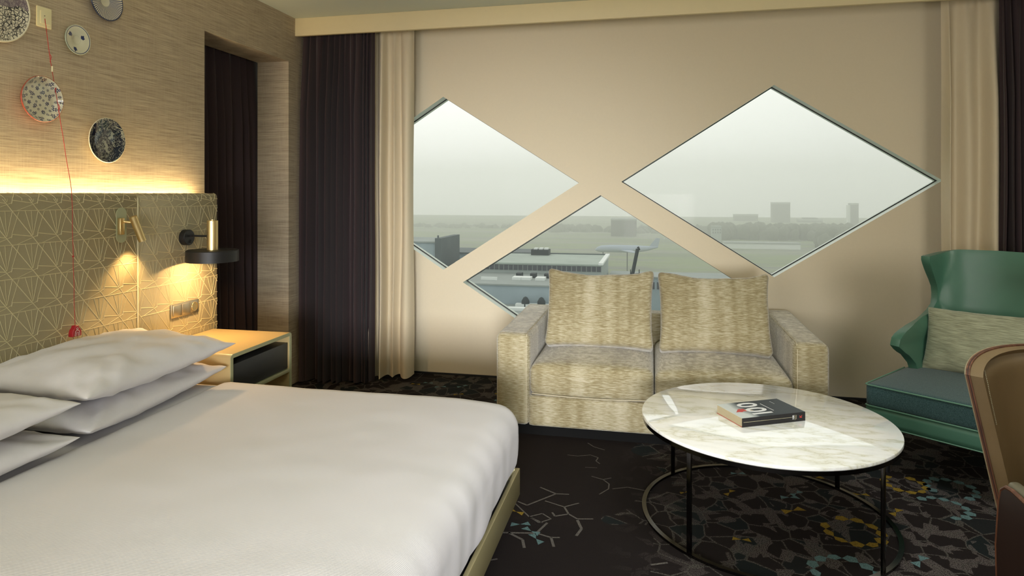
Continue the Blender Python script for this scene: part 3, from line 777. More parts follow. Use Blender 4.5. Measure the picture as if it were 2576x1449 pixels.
# ------------------------------------------------------------------ green wing armchair
A0 = Vector((1.046, 3.58, 0)); cdv = Vector((0.778, -0.628, 0)); cn = Vector((0.628, 0.778, 0)); CW = 0.70
gc = empty('wing_armchair', 'green leather wing armchair with teal tweed seat at the right', 'armchair', A0+cn*0.4+cdv*0.35)
def cp(s, t_, z): return A0+cn*s+cdv*t_+Vector((0, 0, z))
FR = [(0.25, .50), (0.34, .50), (0.43, .49), (0.48, .47), (0.535, .40), (0.565, .33), (0.60, .285), (0.64, .29), (0.662, .33), (0.685, .46), (0.70, .60), (0.73, .72), (0.77, .80), (0.81, .825), (0.88, .80), (0.94, .735), (1.00, .68), (1.04, .655), (1.055, .66)]
def frs(z):
    if z <= FR[0][0]: return FR[0][1]
    for (a, b), (c, d) in zip(FR, FR[1:]):
        if z <= c: return b+(d-b)*(z-a)/(c-a)
    return FR[-1][1]
def shell_pt(u, z, off=0.0):
    """u 0..1 from the front edge of one side round the back to the other side"""
    sb = 0.865+0.06*(z-0.45)/0.6; tf = 0.012+0.02*min(1, abs(z-0.6)/0.15)
    sf = min(frs(z), sb-0.09)
    S = sb-0.045; c_ = [(sf, tf), (sf+(S-sf)*0.4, tf+0.012), (sf+(S-sf)*0.75, tf+0.034), (S, 0.115), (sb-0.015, 0.20), (sb, 0.35)]
    m = u if u <= 0.5 else 1-u; x = m*2*(len(c_)-1); k = min(int(x), len(c_)-2); f = x-k
    def cat(i): return c_[max(0, min(len(c_)-1, i))] if i < len(c_) else (c_[-2][0], CW-c_[-2][1])
    p0, p1, p2, p3 = cat(k-1), cat(k), cat(k+1), (cat(k+2) if k+2 < len(c_) else (c_[-2][0], CW-c_[-2][1]))
    r = [0.5*(2*p1[i]+(-p0[i]+p2[i])*f+(2*p0[i]-5*p1[i]+4*p2[i]-p3[i])*f*f+(-p0[i]+3*p1[i]-3*p2[i]+p3[i])*f**3) for i in (0, 1)]
    return (r[0], r[1] if u <= 0.5 else CW-r[1])
def ztop(u):
    m = u if u <= 0.5 else 1-u
    return 1.05+0.035*min(1, m/0.33)-0.004*math.sin(m*6)
bm = BM(); zl = [0.25, 0.30, 0.34, 0.39, 0.43, 0.46, 0.48, 0.51, 0.535, 0.555, 0.575, 0.60, 0.62, 0.64, 0.655, 0.668, 0.685, 0.70, 0.715, 0.74, 0.77, 0.80, 0.83, 0.87, 0.91, 0.95, 0.98, 1.01, 1.035, 1.055]
def gfn(u, v):
    k = v*(len(zl)-1); i = int(round(k)); z = zl[i]
    s_, t_ = shell_pt(u, z); zz = z if z < 0.95 else 0.95+(z-0.95)*(ztop(u)-0.95)/0.105
    return cp(s_, t_, zz)
gridf(bm, gfn, 56, len(zl)-1)
sh = obj('shell', bm, 'green_leather', gc, ang=None, solid=(0.045, -1.0))
md = sh.modifiers.new('round', 'BEVEL'); md.width = 0.01; md.segments = 3; md.limit_method = 'ANGLE'; md.angle_limit = math.radians(50)
for sgn in (0, 1):
    us = 0.335 if not sgn else 1-0.335
    bm = BM(); pts = []
    for k in range(22):
        z = 0.46+(1.05-0.46)*k/21; s_, t_ = shell_pt(us, z); zz = z if z < 0.95 else 0.95+(z-0.95)*(ztop(us)-0.95)/0.105; pts.append(cp(s_-0.004, t_+(0.002 if not sgn else -0.002), zz))
    tube(bm, pts, 0.0022, 6); obj('seam', bm, 'green_piping', gc)
bm = BM(); pts = []
for k, z in enumerate(zl[5:]):
    s_, t_ = shell_pt(0.02, z); s_ = frs(z)+0.018; pts.append(cp(s_, shell_pt(0.03, z)[1]+0.002, z))
tube(bm, pts, 0.0012, 5); obj('seam', bm, 'green_piping', gc)
def crot(): 
    m = Matrix((cdv, cn, Vector((0, 0, 1)))).transposed(); return m
R_ = crot()
def seatg(p):
    q = Vector(p); 
    if p.z > 0: q.z += 0.018*max(0, 1-(p.x/0.34)**2)*max(0, 1-(p.y/0.38)**2)
    return q
bm = soft_box(cp(0.37, 0.35, 0.392), (0.345, 0.37, 0.055), 0.016, (24, 26, 6), seatg, R_)
sc2 = obj('seat_cushion', bm, 'teal_tweed', gc, ang=None)
for zz, nm in ((0.444, 'piping'), (0.341, 'piping')):
    bm = BM(); q = [(0.0+0.002, 0.70), (-0.002, 0.69), (-0.003, 0.02), (0.006, 0.006), (0.03, 0.0045), (0.50, 0.0045)]
    tube(bm, [cp(a, b, zz) for a, b in q], 0.0035, 8); obj(nm, bm, 'green_piping', sc2)
bm = soft_box(cp(0.42, 0.35, 0.294), (0.345, 0.42, 0.045), 0.008, (6, 6, 3), None, R_); obj('seat_rail', bm, 'green_leather', gc, ang=None)
bm = BM(); tube(bm, [cp(-0.001, 0.69, 0.252), cp(-0.001, 0.006, 0.252), cp(0.02, 0.004, 0.252), cp(0.6, 0.004, 0.252)], 0.003, 6); obj('piping', bm, 'green_piping', gc)
for s_, t_ in ((0.09, 0.07), (0.09, 0.63), (0.78, 0.1), (0.78, 0.6)):
    bm = BM(); tube(bm, [cp(s_, t_, 0), cp(s_, t_, 0.25)], [0.014, 0.022], 12); obj('leg', bm, 'black_lacquer', gc)
# lumbar cushion leaning on the chair back
Rl = R_ @ Matrix.Rotation(-0.02, 3, 'Y') @ Matrix.Rotation(PI/2-0.36, 3, 'X')
pillow('lumbar_cushion', 'long grey-green woven cushion leaning in the green armchair', cp(0.60, 0.355, 0.612), 0.285, 0.172, 0.075, 0.06, 8.8, Rl, mat='green_grey_knit', cat='cushion', wr=0.006, pw=0.45, pinch=0.05)

# ------------------------------------------------------------------ leather shell chair, right foreground
lc = empty('desk_chair', 'bronze leather chair with curved walnut shell at the right edge', 'chair', (1.28, 2.08, 0))
def bkp(a, z, off):
    """a -1..1 across the back; z height; off = distance in front of the wooden shell"""
    w_ = 0.355-0.085*((0.86-z)/0.42)
    ang = a*1.05
    x = 1.285+w_*math.sin(ang)/math.sin(1.05)*0.97; y = 2.47-0.24*(1-math.cos(ang))/(1-math.cos(1.05))+0.05*(z-0.45)
    nx, ny = -math.sin(ang)*0.8, -math.cos(ang)
    return Vector((x+nx*off, y+ny*off, z))
def btop(a): return 0.90-0.055*abs(a)**2.6
def bgrid(o0, o1, name, mat, par, inset=0.0, rr=0.0):
    bm = BM(); nu, nv = 56, 34
    def at(u, v, off):
        a = (-1+2*u)*(1-inset); zt = btop(a)-inset*0.35; z = 0.40+inset*0.3+(zt-0.40-inset*0.3)*v
        return bkp(a, z, off)
    F = [[None]*(nv+1) for _ in range(nu+1)]; K = [[None]*(nv+1) for _ in range(nu+1)]
    for i in range(nu+1):
        for j in range(nv+1):
            u, v = i/nu, j/nv; e = min(1.0, min(u, 1-u)*7); e2 = min(1.0, v*10, (1-v)*9); sm = lambda q: math.sqrt(max(0, 1-(1-q)**2)); e = sm(e)*sm(e2) if rr else 1
            F[i][j] = bm.verts.new(at(u, v, o0+(o1-o0)*(rr and (1-rr)+rr*e or 1))); K[i][j] = bm.verts.new(at(u, v, o0))
    for i in range(nu):
        for j in range(nv):
            bm.faces.new((F[i][j], F[i+1][j], F[i+1][j+1], F[i][j+1])); bm.faces.new((K[i][j], K[i][j+1], K[i+1][j+1], K[i+1][j]))
    for i in range(nu): bm.faces.new((F[i][0], K[i][0], K[i+1][0], F[i+1][0])); bm.faces.new((F[i][nv], F[i+1][nv], K[i+1][nv], K[i][nv]))
    for j in range(nv): bm.faces.new((F[0][j], F[0][j+1], K[0][j+1], K[0][j])); bm.faces.new((F[nu][j], K[nu][j], K[nu][j+1], F[nu][j+1]))
    return obj(name, bm, mat, par, ang=50)
bgrid(-0.004, 0.0, 'back_veneer', 'walnut_outer', lc)
bgrid(0.0, 0.005, 'ply_layer', 'walnut', lc); bgrid(0.005, 0.008, 'ply_layer', 'ply_dark', lc); bgrid(0.008, 0.013, 'ply_layer', 'walnut', lc)
bgrid(0.013, 0.052, 'back_pad', 'brown_leather', lc, inset=0.012, rr=1.0)
for side in (-1, 1):
    bm = BM()
    for q in (0.0, 0.010):
        for k in range(34):
            v0, v1 = 0.62+k*0.011, 0.62+k*0.011+0.007
            if k > 30: break
            p = [bkp(side*(0.87-q*0.25-0.10*max(0, (v-0.8)/0.2)**2), 0.40+(btop(0.85)-0.40)*v+0.004, 0.0525-0.010*max(0, (v-0.88)/0.12)) for v in (v0, v1)]
            tube(bm, p, 0.0011, 4)
    stuff(obj('stitching', bm, 'thread_pale', lc, smooth=False))
# seat, arms and star base
bm = soft_box((1.285, 1.96, 0.42), (0.245, 0.30, 0.04), 0.03, (16, 16, 6)); obj('seat', bm, 'brown_leather', lc, ang=None)
for sgn in (-1, 1):
    xa = 1.285+sgn*0.345
    prof = [(1.60, 0.30), (2.02, 0.30), (2.055, 0.33), (2.06, 0.42), (2.045, 0.55), (2.033, 0.585), (2.01, 0.602), (1.98, 0.606), (1.80, 0.596), (1.62, 0.585), (1.585, 0.56), (1.58, 0.34)]
    ar = empty('arm', '', '', (1.28, 2.08, 0)) if False else None
    bm = BM(); poly_prism(bm, prof, xa-0.006*sgn, xa+0.002*sgn, lambda y, z, x: (x-sgn*0.10*((2.33-y)/0.45)*0.0, y, z)); a1 = obj('arm', bm, 'ply_dark', lc, smooth=False)
    bm = BM(); tube(bm, [(xa-0.002*sgn, y, z+0.0008) for y, z in prof[2:]], 0.0058, 8); obj('arm_edge', bm, 'walnut', a1)
    bm = soft_box((xa-sgn*0.026, 1.815, 0.50), (0.018, 0.215, 0.105), 0.016, (6, 20, 12), lambda p: Vector((p.x, p.y, p.z+(0.012 if p.z > 0 else 0.0)))); obj('arm_pad', bm, 'dark_leather', a1, ang=None)
bm = BM(); tube(bm, [(1.285, 2.0, 0.06), (1.285, 2.0, 0.40)], 0.028, 16); obj('post', bm, 'black_chrome', lc)
for k in range(4):
    a = PI/4+k*PI/2; bm = BM(); tube(bm, [(1.285, 2.0, 0.07), (1.285+0.27*math.cos(a), 2.0+0.27*math.sin(a), 0.012)], [0.02, 0.011], 10); obj('leg', bm, 'black_chrome', lc)

# ------------------------------------------------------------------ lamps, switches, cord on the headboard wall
rl = empty('reading_lamp', 'small brass spot reading lamp on a pale backplate on the headboard', 'lamp', (HX, 2.665, 1.25))
def XM(x, y, z): return Matrix.Translation((x, y, z)) @ Matrix.Rotation(PI/2, 4, 'Y')
bm = BM(); pts = [(2.665+0.030*math.cos(a), 1.305+0.030*math.sin(a)) for a in [k*PI/12 for k in range(13)]]+[(2.665-0.030*math.cos(a), 1.195-0.030*math.sin(a)) for a in [k*PI/12 for k in range(13)]]
poly_prism(bm, pts, HX+0.001, HX+0.005, lambda y, z, x: (x, y, z)); obj('backplate', bm, 'pale_plate', rl, ang=40)
bm = BM(); pts = [(2.665-0.030, 1.285), (2.672, 1.285), (2.672, 1.27), (2.652, 1.215), (2.635, 1.195)]
bm = BM(); bevel_box(bm, HX+0.004, HX+0.022, 2.640, 2.668, 1.205, 1.285, r=0.004); obj('bracket', bm, 'brass', rl)
hd = Vector((HX+0.062, 2.672, 1.292)); he = Vector((HX+0.080, 2.712, 1.172)); dd = (he-hd).normalized()
bm = BM(); tube(bm, [(HX+0.016, 2.662, 1.268), (HX+0.055, 2.676, 1.262)], 0.006, 12); obj('joint', bm, 'brass', rl)
bm = BM(); q = dd.to_track_quat('Z', 'Y').to_matrix().to_4x4(); q.translation = hd
L_ = (he-hd).length
lathe(bm, [(0, 0), (0.0165, 0), (0.018, 0.002), (0.018, L_), (0.0155, L_), (0.0155, L_-0.012)], q, 32); obj('barrel', bm, 'brass', rl, ang=30)
bm = BM(); lathe(bm, [(0, L_-0.006), (0.0155, L_-0.006)], q, 24); obj('lens', bm, 'lamp_glow', rl)
def spot(name, loc, d, power, col, size, blend, rad=0.01):
    l = bpy.data.lights.new(name, 'SPOT'); l.energy = power; l.color = col; l.spot_size = size; l.spot_blend = blend; l.shadow_soft_size = rad
    o = bpy.data.objects.new(name, l); COL.objects.link(o); o.location = loc; o.rotation_euler = Vector(d).to_track_quat('-Z', 'Y').to_euler(); return o
spot('reading_lamp_light', he+dd*0.004, (-0.20, -0.06, -1), 8, (1.0, 0.62, 0.25), math.radians(95), 0.9)

wl = empty('wall_lamp', 'black drum wall lamp with brass cylinder over the bedside table', 'lamp', (HX, 3.10, 1.165))
bm = BM(); lathe(bm, [(0, 0), (0.043, 0), (0.043, 0.030), (0.040, 0.033), (0, 0.033)], XM(HX, 3.10, 1.163), 40); mt = obj('wall_mount', bm, 'black_lacquer', wl, ang=35)
bm = BM(); lathe(bm, [(0.009, 0.032), (0.009, 0.035), (0.006, 0.037), (0.006, 0.042), (0, 0.042)], XM(HX, 3.106, 1.142), 16); obj('switch', bm, 'black_lacquer', wl)
LX, LY = -2.325, 3.10
bm = BM(); tube(bm, [(HX+0.03, 3.10, 1.172), (LX-0.02, LY, 1.172)], 0.0055, 12); obj('arm', bm, 'black_lacquer', wl)
bm = BM(); lathe(bm, [(0, 1.262), (0.008, 1.262), (0.008, 1.257), (0.026, 1.257), (0.028, 1.255), (0.028, 1.098), (0, 1.098)], Matrix.Translation((LX, LY, 0)), 40); obj('brass_cylinder', bm, 'brass', wl, ang=30)
SR = 0.133
bm = BM(); lathe(bm, [(0, 1.098), (SR-0.004, 1.098), (SR, 1.094), (SR, 1.036), (SR-0.003, 1.036), (SR-0.003, 1.090), (0, 1.090)], Matrix.Translation((LX, LY, 0)), 64); obj('shade', bm, 'black_lacquer', wl, ang=30)
bm = BM(); lathe(bm, [(0, 1.079), (0.05, 1.079), (0.05, 1.088), (0, 1.088)], Matrix.Translation((LX, LY, 0)), 32); obj('diffuser', bm, 'lamp_glow', wl, ang=30)
area('wall_lamp_light', (LX, LY, 1.077), (LX, LY, 0), 0.06, 5.6, (1.0, 0.62, 0.27), shape='DISK')

sw = empty('switch_panel', 'champagne panel with two rockers and a socket below the drum lamp', 'switch', (HX, 3.10, 0.775))
bxo('frame', (HX+0.0005, HX+0.009, 2.992, 3.207, 0.737, 0.812), 'champagne_metal', sw, r=0.004)
for y in (3.003, 3.071): bxo('rocker', (HX+0.008, HX+0.014, y, y+0.062, 0.745, 0.804), 'champagne_metal', sw, r=0.003)
bxo('socket_plate', (HX+0.008, HX+0.011, 3.139, 3.197, 0.745, 0.804), 'champagne_metal', sw, r=0.002)
bm = BM(); lathe(bm, [(0.022, 0.0125), (0.024, 0.0135), (0.025, 0.0115), (0.0, 0.0112)], XM(HX, 3.168, 0.775), 32); obj('socket', bm, 'brass', sw)

pc = empty('pull_cord_switch', 'cream wall switch with a red emergency pull cord down to the bed', 'switch', (XL, 2.335, 2.17))
bxo('wall_plate', (XL+0.0005, XL+0.008, 2.297, 2.368, 2.122, 2.210), 'cream_plastic', pc, r=0.003)
bxo('cover', (XL+0.007, XL+0.011, 2.312, 2.358, 2.137, 2.193), 'cream_plastic', pc, r=0.001)
bm = BM(); lathe(bm, [(0, 0.0125), (0.0018, 0.0125), (0.0018, 0.0108)], XM(XL, 2.330, 2.172), 10); obj('pin', bm, 'gasket', pc)
HZn = 0.824
cpts = []
CK = [(-2.573, 2.329, 2.172), (-2.56, 2.344, 1.985), (-2.54, 2.362, 1.796), (-2.50, 2.377, 1.501), (-2.47, 2.366, 1.414), (-2.474, 2.374, 1.206), (-2.474, 2.385, HZn)]
for k in range(32):
    z = 2.160-(2.160-HZn)*k/31
    for a, b in zip(CK, CK[1:]):
        if z >= b[2]-1e-6: f = (z-a[2])/(b[2]-a[2]); break
    cpts.append((a[0]+(b[0]-a[0])*f, a[1]+(b[1]-a[1])*f+0.0012*math.sin(k*1.7)*min(1, k/20), z))
bm = BM(); tube(bm, cpts, 0.0014, 6); obj('cord', bm, 'red_cord', pc)
bm = BM()
for k in (3, 6, 8): 
    p = Vector(cpts[k+1]); tube(bm, [p+Vector((0.002, -0.003, 0.02)), p+Vector((0.003, 0.003, 0.01)), p+Vector((0.002, -0.002, -0.012)), p+Vector((0.002, 0.003, -0.02))], 0.0014, 5)
p = Vector(cpts[-8]); tube(bm, [p+Vector((0.003*math.cos(a), 0.003*math.sin(a), 0.004*math.sin(2*a))) for a in [k*PI/4 for k in range(8)]], 0.0014, 5, closed=True)
stuff(obj('knots', bm, 'red_cord', pc))
p = Vector(cpts[5]); bm = BM(); tube(bm, [p+Vector((0.002, 0, 0.012)), p+Vector((0.002, 0, -0.012))], 0.0032, 10); obj('connector', bm, 'cream_plastic', pc)
p = Vector(cpts[-1]); bm = BM()
pts = [(-0.009, 0), (-0.011, -0.010), (-0.020, -0.017), (-0.024, -0.030), (-0.024, -0.048), (0.024, -0.048), (0.024, -0.030), (0.020, -0.017), (0.011, -0.010), (0.009, 0)]
poly_prism(bm, [(p.y+y, p.z+z) for y, z in pts], p.x-0.012, p.x+0.012, lambda y, z, x: (x, y, z)); hn = obj('handle', bm, 'red_plastic', pc, smooth=False)
hn.modifiers.new('round', 'BEVEL').width = 0.003
bm = BM(); X_ = p.x+0.0128
def ln(pts_): tube(bm, [(X_, p.y+y, p.z+z) for y, z in pts_], 0.0008, 4)
ln([(-0.012, -0.044), (-0.010, -0.026), (-0.004, -0.021), (0.004, -0.021), (0.010, -0.026), (0.012, -0.044), (0.005, -0.044), (0.004, -0.03), (-0.004, -0.03), (-0.005, -0.044), (-0.012, -0.044)])
ln([(0.004*math.cos(a), -0.014+0.004*math.sin(a)) for a in [k*PI/5 for k in range(11)]])
obj('nurse_symbol', bm, 'white_print', hn, smooth=False)

# ------------------------------------------------------------------ wall plates
def glaze(t): t.b.inputs['Roughness'].default_value = 0.12; t.b.inputs['Coat Weight'].default_value = 0.8; t.b.inputs['Coat Roughness'].default_value = 0.05
CREAM = srgb(214, 208, 184); NAVY = srgb(34, 44, 74)
def polar(t):
    v = t.coord(); s = t.n('ShaderNodeSeparateXYZ'); t.l(v, s.inputs[0])
    r = t.math('SQRT', t.math('ADD', t.math('MULTIPLY', s.outputs[1], s.outputs[1]), t.math('MULTIPLY', s.outputs[2], s.outputs[2])))
    return v, r, t.math('ARCTAN2', s.outputs[2], s.outputs[1])
# city drawing
t = NT('plate_city'); v, r, a = polar(t); rot = t.coord(rot=(0, PI/2, 0)); br = t.n('ShaderNodeTexBrick'); br.inputs['Scale'].default_value = 38; br.offset = 0.37
w2_ = t.n('ShaderNodeVectorMath', operation='MULTIPLY_ADD'); nz_ = t.n('ShaderNodeTexNoise'); nz_.inputs['Scale'].default_value = 40; t.l(v, nz_.inputs['Vector']); t.l(nz_.outputs[1], w2_.inputs[0]); w2_.inputs[1].default_value = (0.02,)*3; t.l(rot, w2_.inputs[2]); t.l(w2_.outputs[0], br.inputs['Vector'])
br.inputs['Color1'].default_value = (*CREAM, 1); br.inputs['Color2'].default_value = (*srgb(198, 190, 170), 1); br.inputs['Mortar'].default_value = (0.02, 0.018, 0.022, 1); br.inputs['Mortar Size'].default_value = 0.035; br.inputs['Brick Width'].default_value = 0.6; br.inputs['Row Height'].default_value = 0.5
vv = t.n('ShaderNodeTexVoronoi', feature='DISTANCE_TO_EDGE'); vv.inputs['Scale'].default_value = 60; t.l(v, vv.inputs['Vector'])
col = t.mix(t.math('LESS_THAN', vv.outputs[0], 0.06), br.outputs[0], (0.03, 0.027, 0.03))
sep = t.n('ShaderNodeSeparateXYZ'); t.l(v, sep.inputs[0])
mv = t.math('MULTIPLY', t.math('GREATER_THAN', t.math('ADD', sep.outputs[2], t.math('MULTIPLY', t.noise(v, 25), 0.08)), 0.055), 0.8)
col = t.mix(mv, col, srgb(118, 104, 112)); col = t.mix(t.math('GREATER_THAN', r, 0.134), col, CREAM); t.set(Base_Color=col); glaze(t)
# radial lines
t = NT('plate_radial'); v, r, a = polar(t); sw_ = t.math('SINE', t.math('MULTIPLY', a, 58)); ln_ = t.math('GREATER_THAN', sw_, t.math('MULTIPLY_ADD', r, 9, -0.75))
col = t.mix(ln_, CREAM, srgb(70, 76, 108)); col = t.mix(t.math('LESS_THAN', r, 0.026), col, srgb(196, 192, 172)); col = t.mix(t.math('GREATER_THAN', r, 0.089), col, NAVY); t.set(Base_Color=col); glaze(t)
# three sprigs, blue rim line
t = NT('plate_sprig'); v, r, a = polar(t); sp_ = None
for (yy, zz) in ((-0.037, 0.020), (0.028, 0.016), (-0.012, -0.044)):
    d = t.n('ShaderNodeVectorMath', operation='DISTANCE'); t.l(v, d.inputs[0]); cx = t.n('ShaderNodeCombineXYZ')
    s = t.n('ShaderNodeSeparateXYZ'); t.l(v, s.inputs[0]); t.l(s.outputs[0], cx.inputs[0]); cx.inputs[1].default_value = yy; cx.inputs[2].default_value = zz; t.l(cx.outputs[0], d.inputs[1])
    b = t.math('LESS_THAN', t.math('ADD', d.outputs['Value'], t.math('MULTIPLY', t.noise(v, 170, 2), 0.018)), 0.0185)
    sp_ = b if sp_ is None else t.math('MAXIMUM', sp_, b)
rim_ = t.math('MULTIPLY', t.math('GREATER_THAN', r, 0.0605), t.math('LESS_THAN', r, 0.0635))
ring_ = t.math('MULTIPLY', t.math('GREATER_THAN', r, 0.019), t.math('LESS_THAN', r, 0.0198))
col = t.mix(t.math('MAXIMUM', sp_, rim_), srgb(208, 206, 182), srgb(30, 46, 92)); col = t.mix(t.math('MULTIPLY', ring_, 0.5), col, srgb(150, 146, 124)); t.set(Base_Color=col); glaze(t)
# small blossoms
t = NT('plate_blossom'); v, r, a = polar(t)
def flowers(scale, R, pet, off):
    mp = t.n('ShaderNodeMapping'); mp.inputs['Location'].default_value = (0, off, off*0.6); mp.inputs['Rotation'].default_value = (0.5, 0, 0); t.l(v, mp.inputs[0])
    fl = t.n('ShaderNodeVectorMath', operation='MULTIPLY'); fl.inputs[1].default_value = (0, 1, 1); t.l(mp.outputs[0], fl.inputs[0])
    vo_ = t.n('ShaderNodeTexVoronoi'); vo_.voronoi_dimensions = '3D'; vo_.inputs['Scale'].default_value = scale; vo_.inputs['Randomness'].default_value = 0.35; t.l(fl.outputs[0], vo_.inputs['Vector'])
    df = t.n('ShaderNodeVectorMath', operation='SUBTRACT'); t.l(fl.outputs[0], df.inputs[0]); t.l(vo_.outputs['Position'], df.inputs[1])
    s = t.n('ShaderNodeSeparateXYZ'); t.l(df.outputs[0], s.inputs[0])
    rr = t.math('SQRT', t.math('ADD', t.math('POWER', s.outputs[1], 2), t.math('POWER', s.outputs[2], 2))); an = t.math('ARCTAN2', s.outputs[2], s.outputs[1])
    lim = t.math('MULTIPLY_ADD', t.math('SINE', t.math('MULTIPLY', an, pet)), R*0.3, R*0.75)
    return t.math('MULTIPLY', t.math('LESS_THAN', rr, lim), t.math('GREATER_THAN', rr, R*0.28))
m_ = t.math('MAXIMUM', flowers(27, 0.0095, 6, 0.0), flowers(43, 0.006, 8, 0.03))
col = t.mix(m_, CREAM, srgb(52, 56, 88)); t.set(Base_Color=col); glaze(t)
plain('plate_red_rim', (0.30, 0.06, 0.035), 0.2)
plain('plate_cream_rim', CREAM, 0.2)
plain('plate_blue_rim', srgb(150, 165, 150), 0.2)
plain('plate_navy_rim', NAVY, 0.2)
# dark ornate scrollwork
t = NT('plate_ornate'); v, r, a = polar(t); n_ = t.n('ShaderNodeTexNoise'); n_.inputs['Scale'].default_value = 20; n_.inputs['Detail'].default_value = 3; n_.inputs['Distortion'].default_value = 4; t.l(v, n_.inputs['Vector'])
b1 = t.math('LESS_THAN', t.math('ABSOLUTE', t.math('SUBTRACT', n_.outputs[0], 0.52)), 0.03)
n3 = t.noise(v, 40, 3); b2 = t.math('GREATER_THAN', n3, 0.58)
rg = t.math('LESS_THAN', t.math('ABSOLUTE', t.math('SUBTRACT', r, 0.066)), 0.003)
b2 = t.math('MULTIPLY', b2, t.math('LESS_THAN', r, 0.066))
col = t.mix(t.math('MULTIPLY', t.math('MAXIMUM', b1, b2), 0.85), srgb(26, 34, 54), srgb(176, 176, 156)); col = t.mix(t.math('MULTIPLY', rg, 0.5), col, srgb(20, 26, 44)); t.set(Base_Color=col); glaze(t)
def plate(label, y, z, R, face, rim, depth, well=0.55, standoff=0.018):
    x0 = XL+standoff; root = empty('wall_plate', label, 'plate', (x0+depth*0.5, y, z), 'decorative plates hung on the wallpaper above the headboard')
    M_ = XM(x0, y, z); w1 = well; w2 = well+(0.975-well)*0.5
    bm = BM(); lathe(bm, [(0, 0.004), (R*well*0.9, 0.004), (R*w1, 0.006), (R*w2, depth*0.6), (R*0.975, depth)], M_, 72); obj('face', bm, face, root, ang=None)
    bm = BM(); lathe(bm, [(R*0.975, depth), (R, depth-0.001), (R, depth-0.003), (R*(0.4+0.6*w2), depth*0.5-0.003), (R*w1, -0.002), (R*0.45, -0.004), (0, -0.004)], M_, 72); obj('rim', bm, rim, root, ang=None)
    bm = BM(); tube(bm, [(XL, y, z+R*0.2), (x0, y, z+R*0.2)], 0.004, 8); obj('hook', bm, 'gasket', root)
    return root
plate('large plate with a line-drawn city scene, cut by the left edge', 2.103, 2.150, 0.142, 'plate_city', 'plate_cream_rim', 0.018, 0.7)
plate('plate with fine radiating navy lines cut by the top edge', 2.638, 2.325, 0.0945, 'plate_radial', 'plate_navy_rim', 0.018, 0.3)
plate('small cream saucer with three blue sprigs and a thin rim line', 2.480, 2.102, 0.068, 'plate_sprig', 'plate_blue_rim', 0.014, 0.3)
plate('cream plate scattered with blue blossoms and an orange-red rim', 2.291, 1.805, 0.0985, 'plate_blossom', 'plate_red_rim', 0.030, 0.72)
plate('dark blue plate with ornate cream scrollwork and pale rim', 2.638, 1.657, 0.1075, 'plate_ornate', 'plate_cream_rim', 0.020, 0.6)

# ------------------------------------------------------------------ carpet motifs (inlaid coloured pile)
def motif(bmx, cx, cy, R, n, ph, size, skip=()):
    size *= 1.25
    for k in range(n):
        if k in skip: continue
        a0 = ph+2*PI*k/n; a1 = ph+2*PI*(k+1)/n; am_ = (a0+a1)/2
        o_ = R+size*random.uniform(0.3, 0.55); i_ = R-size*random.uniform(0.25, 0.5)
        p = [(R*math.cos(a0), R*math.sin(a0)), (o_*math.cos(am_-0.12), o_*math.sin(am_-0.12)), (o_*math.cos(am_+0.10), o_*math.sin(am_+0.10)), (R*math.cos(a1), R*math.sin(a1)), (i_*math.cos(am_), i_*math.sin(am_))]
        bmx.faces.new([bmx.verts.new((cx+x, cy+y, 0.0012)) for x, y in p])
def bits(bmx, L):
    for cx, cy, s, r in L:
        for q in (-1, 1):
            c, s_ = math.cos(r), math.sin(r); pts = [(0, 0), (q*s*1.0, s*0.55), (q*s*1.25, -s*0.4)]
            bmx.faces.new([bmx.verts.new((cx+x*c-y*s_, cy+x*s_+y*c, 0.0013)) for x, y in pts])
fl = bpy.data.objects['floor']
bm = BM(); motif(bm, 0.815, 2.934, 0.105, 11, 0.3, 0.045, (3,)); motif(bm, 1.19, 3.463, 0.085, 10, 0.0, 0.04, (2,)); motif(bm, 1.72, 3.0, 0.11, 11, 0.0, 0.045)
bits(bm, [(0.61, 3.071, 0.045, 0.5), (0.354, 2.769, 0.03, 0), (0.785, 3.446, 0.035, 0.3), (0.355, 3.192, 0.03, 1.0), (0.15, 3.15, 0.02, 0.5), (-0.585, 2.803, 0.032, -0.4), (-1.70, 4.53, 0.03, 0), (-1.32, 4.36, 0.03, 0.5), (-1.05, 4.45, 0.03, 0.9), (1.05, 3.15, 0.035, 0.9), (0.95, 3.30, 0.03, 0.1), (1.9, 2.5, 0.04, 0.6)])
stuff(obj('mustard_motif', bm, 'carpet_mustard', fl, smooth=False))
bm = BM(); motif(bm, 1.39, 3.46, 0.10, 12, 0.1, 0.04, (7, 8)); motif(bm, 1.27, 3.24, 0.095, 12, 0.4, 0.04, (4, 5, 6, 7)); motif(bm, 0.70, 2.60, 0.11, 12, 0.4, 0.045, (8, 9)); motif(bm, 1.75, 2.45, 0.11, 12, 0.2, 0.045)
bits(bm, [(-0.545, 2.70, 0.035, 0.3), (-0.49, 2.655, 0.035, -0.5), (-0.46, 2.60, 0.035, -0.9), (0.62, 3.20, 0.035, 0.2), (0.66, 3.25, 0.03, 0.8), (0.42, 3.42, 0.03, 0.2), (-1.50, 4.50, 0.035, 0.3), (-1.62, 4.58, 0.03, 0), (-1.35, 4.55, 0.035, 0.8), (-1.0, 4.3, 0.04, 0.4), (1.0, 2.75, 0.04, 0.9), (0.35, 2.45, 0.04, 0.3)])
stuff(obj('teal_motif', bm, 'carpet_teal', fl, smooth=False))
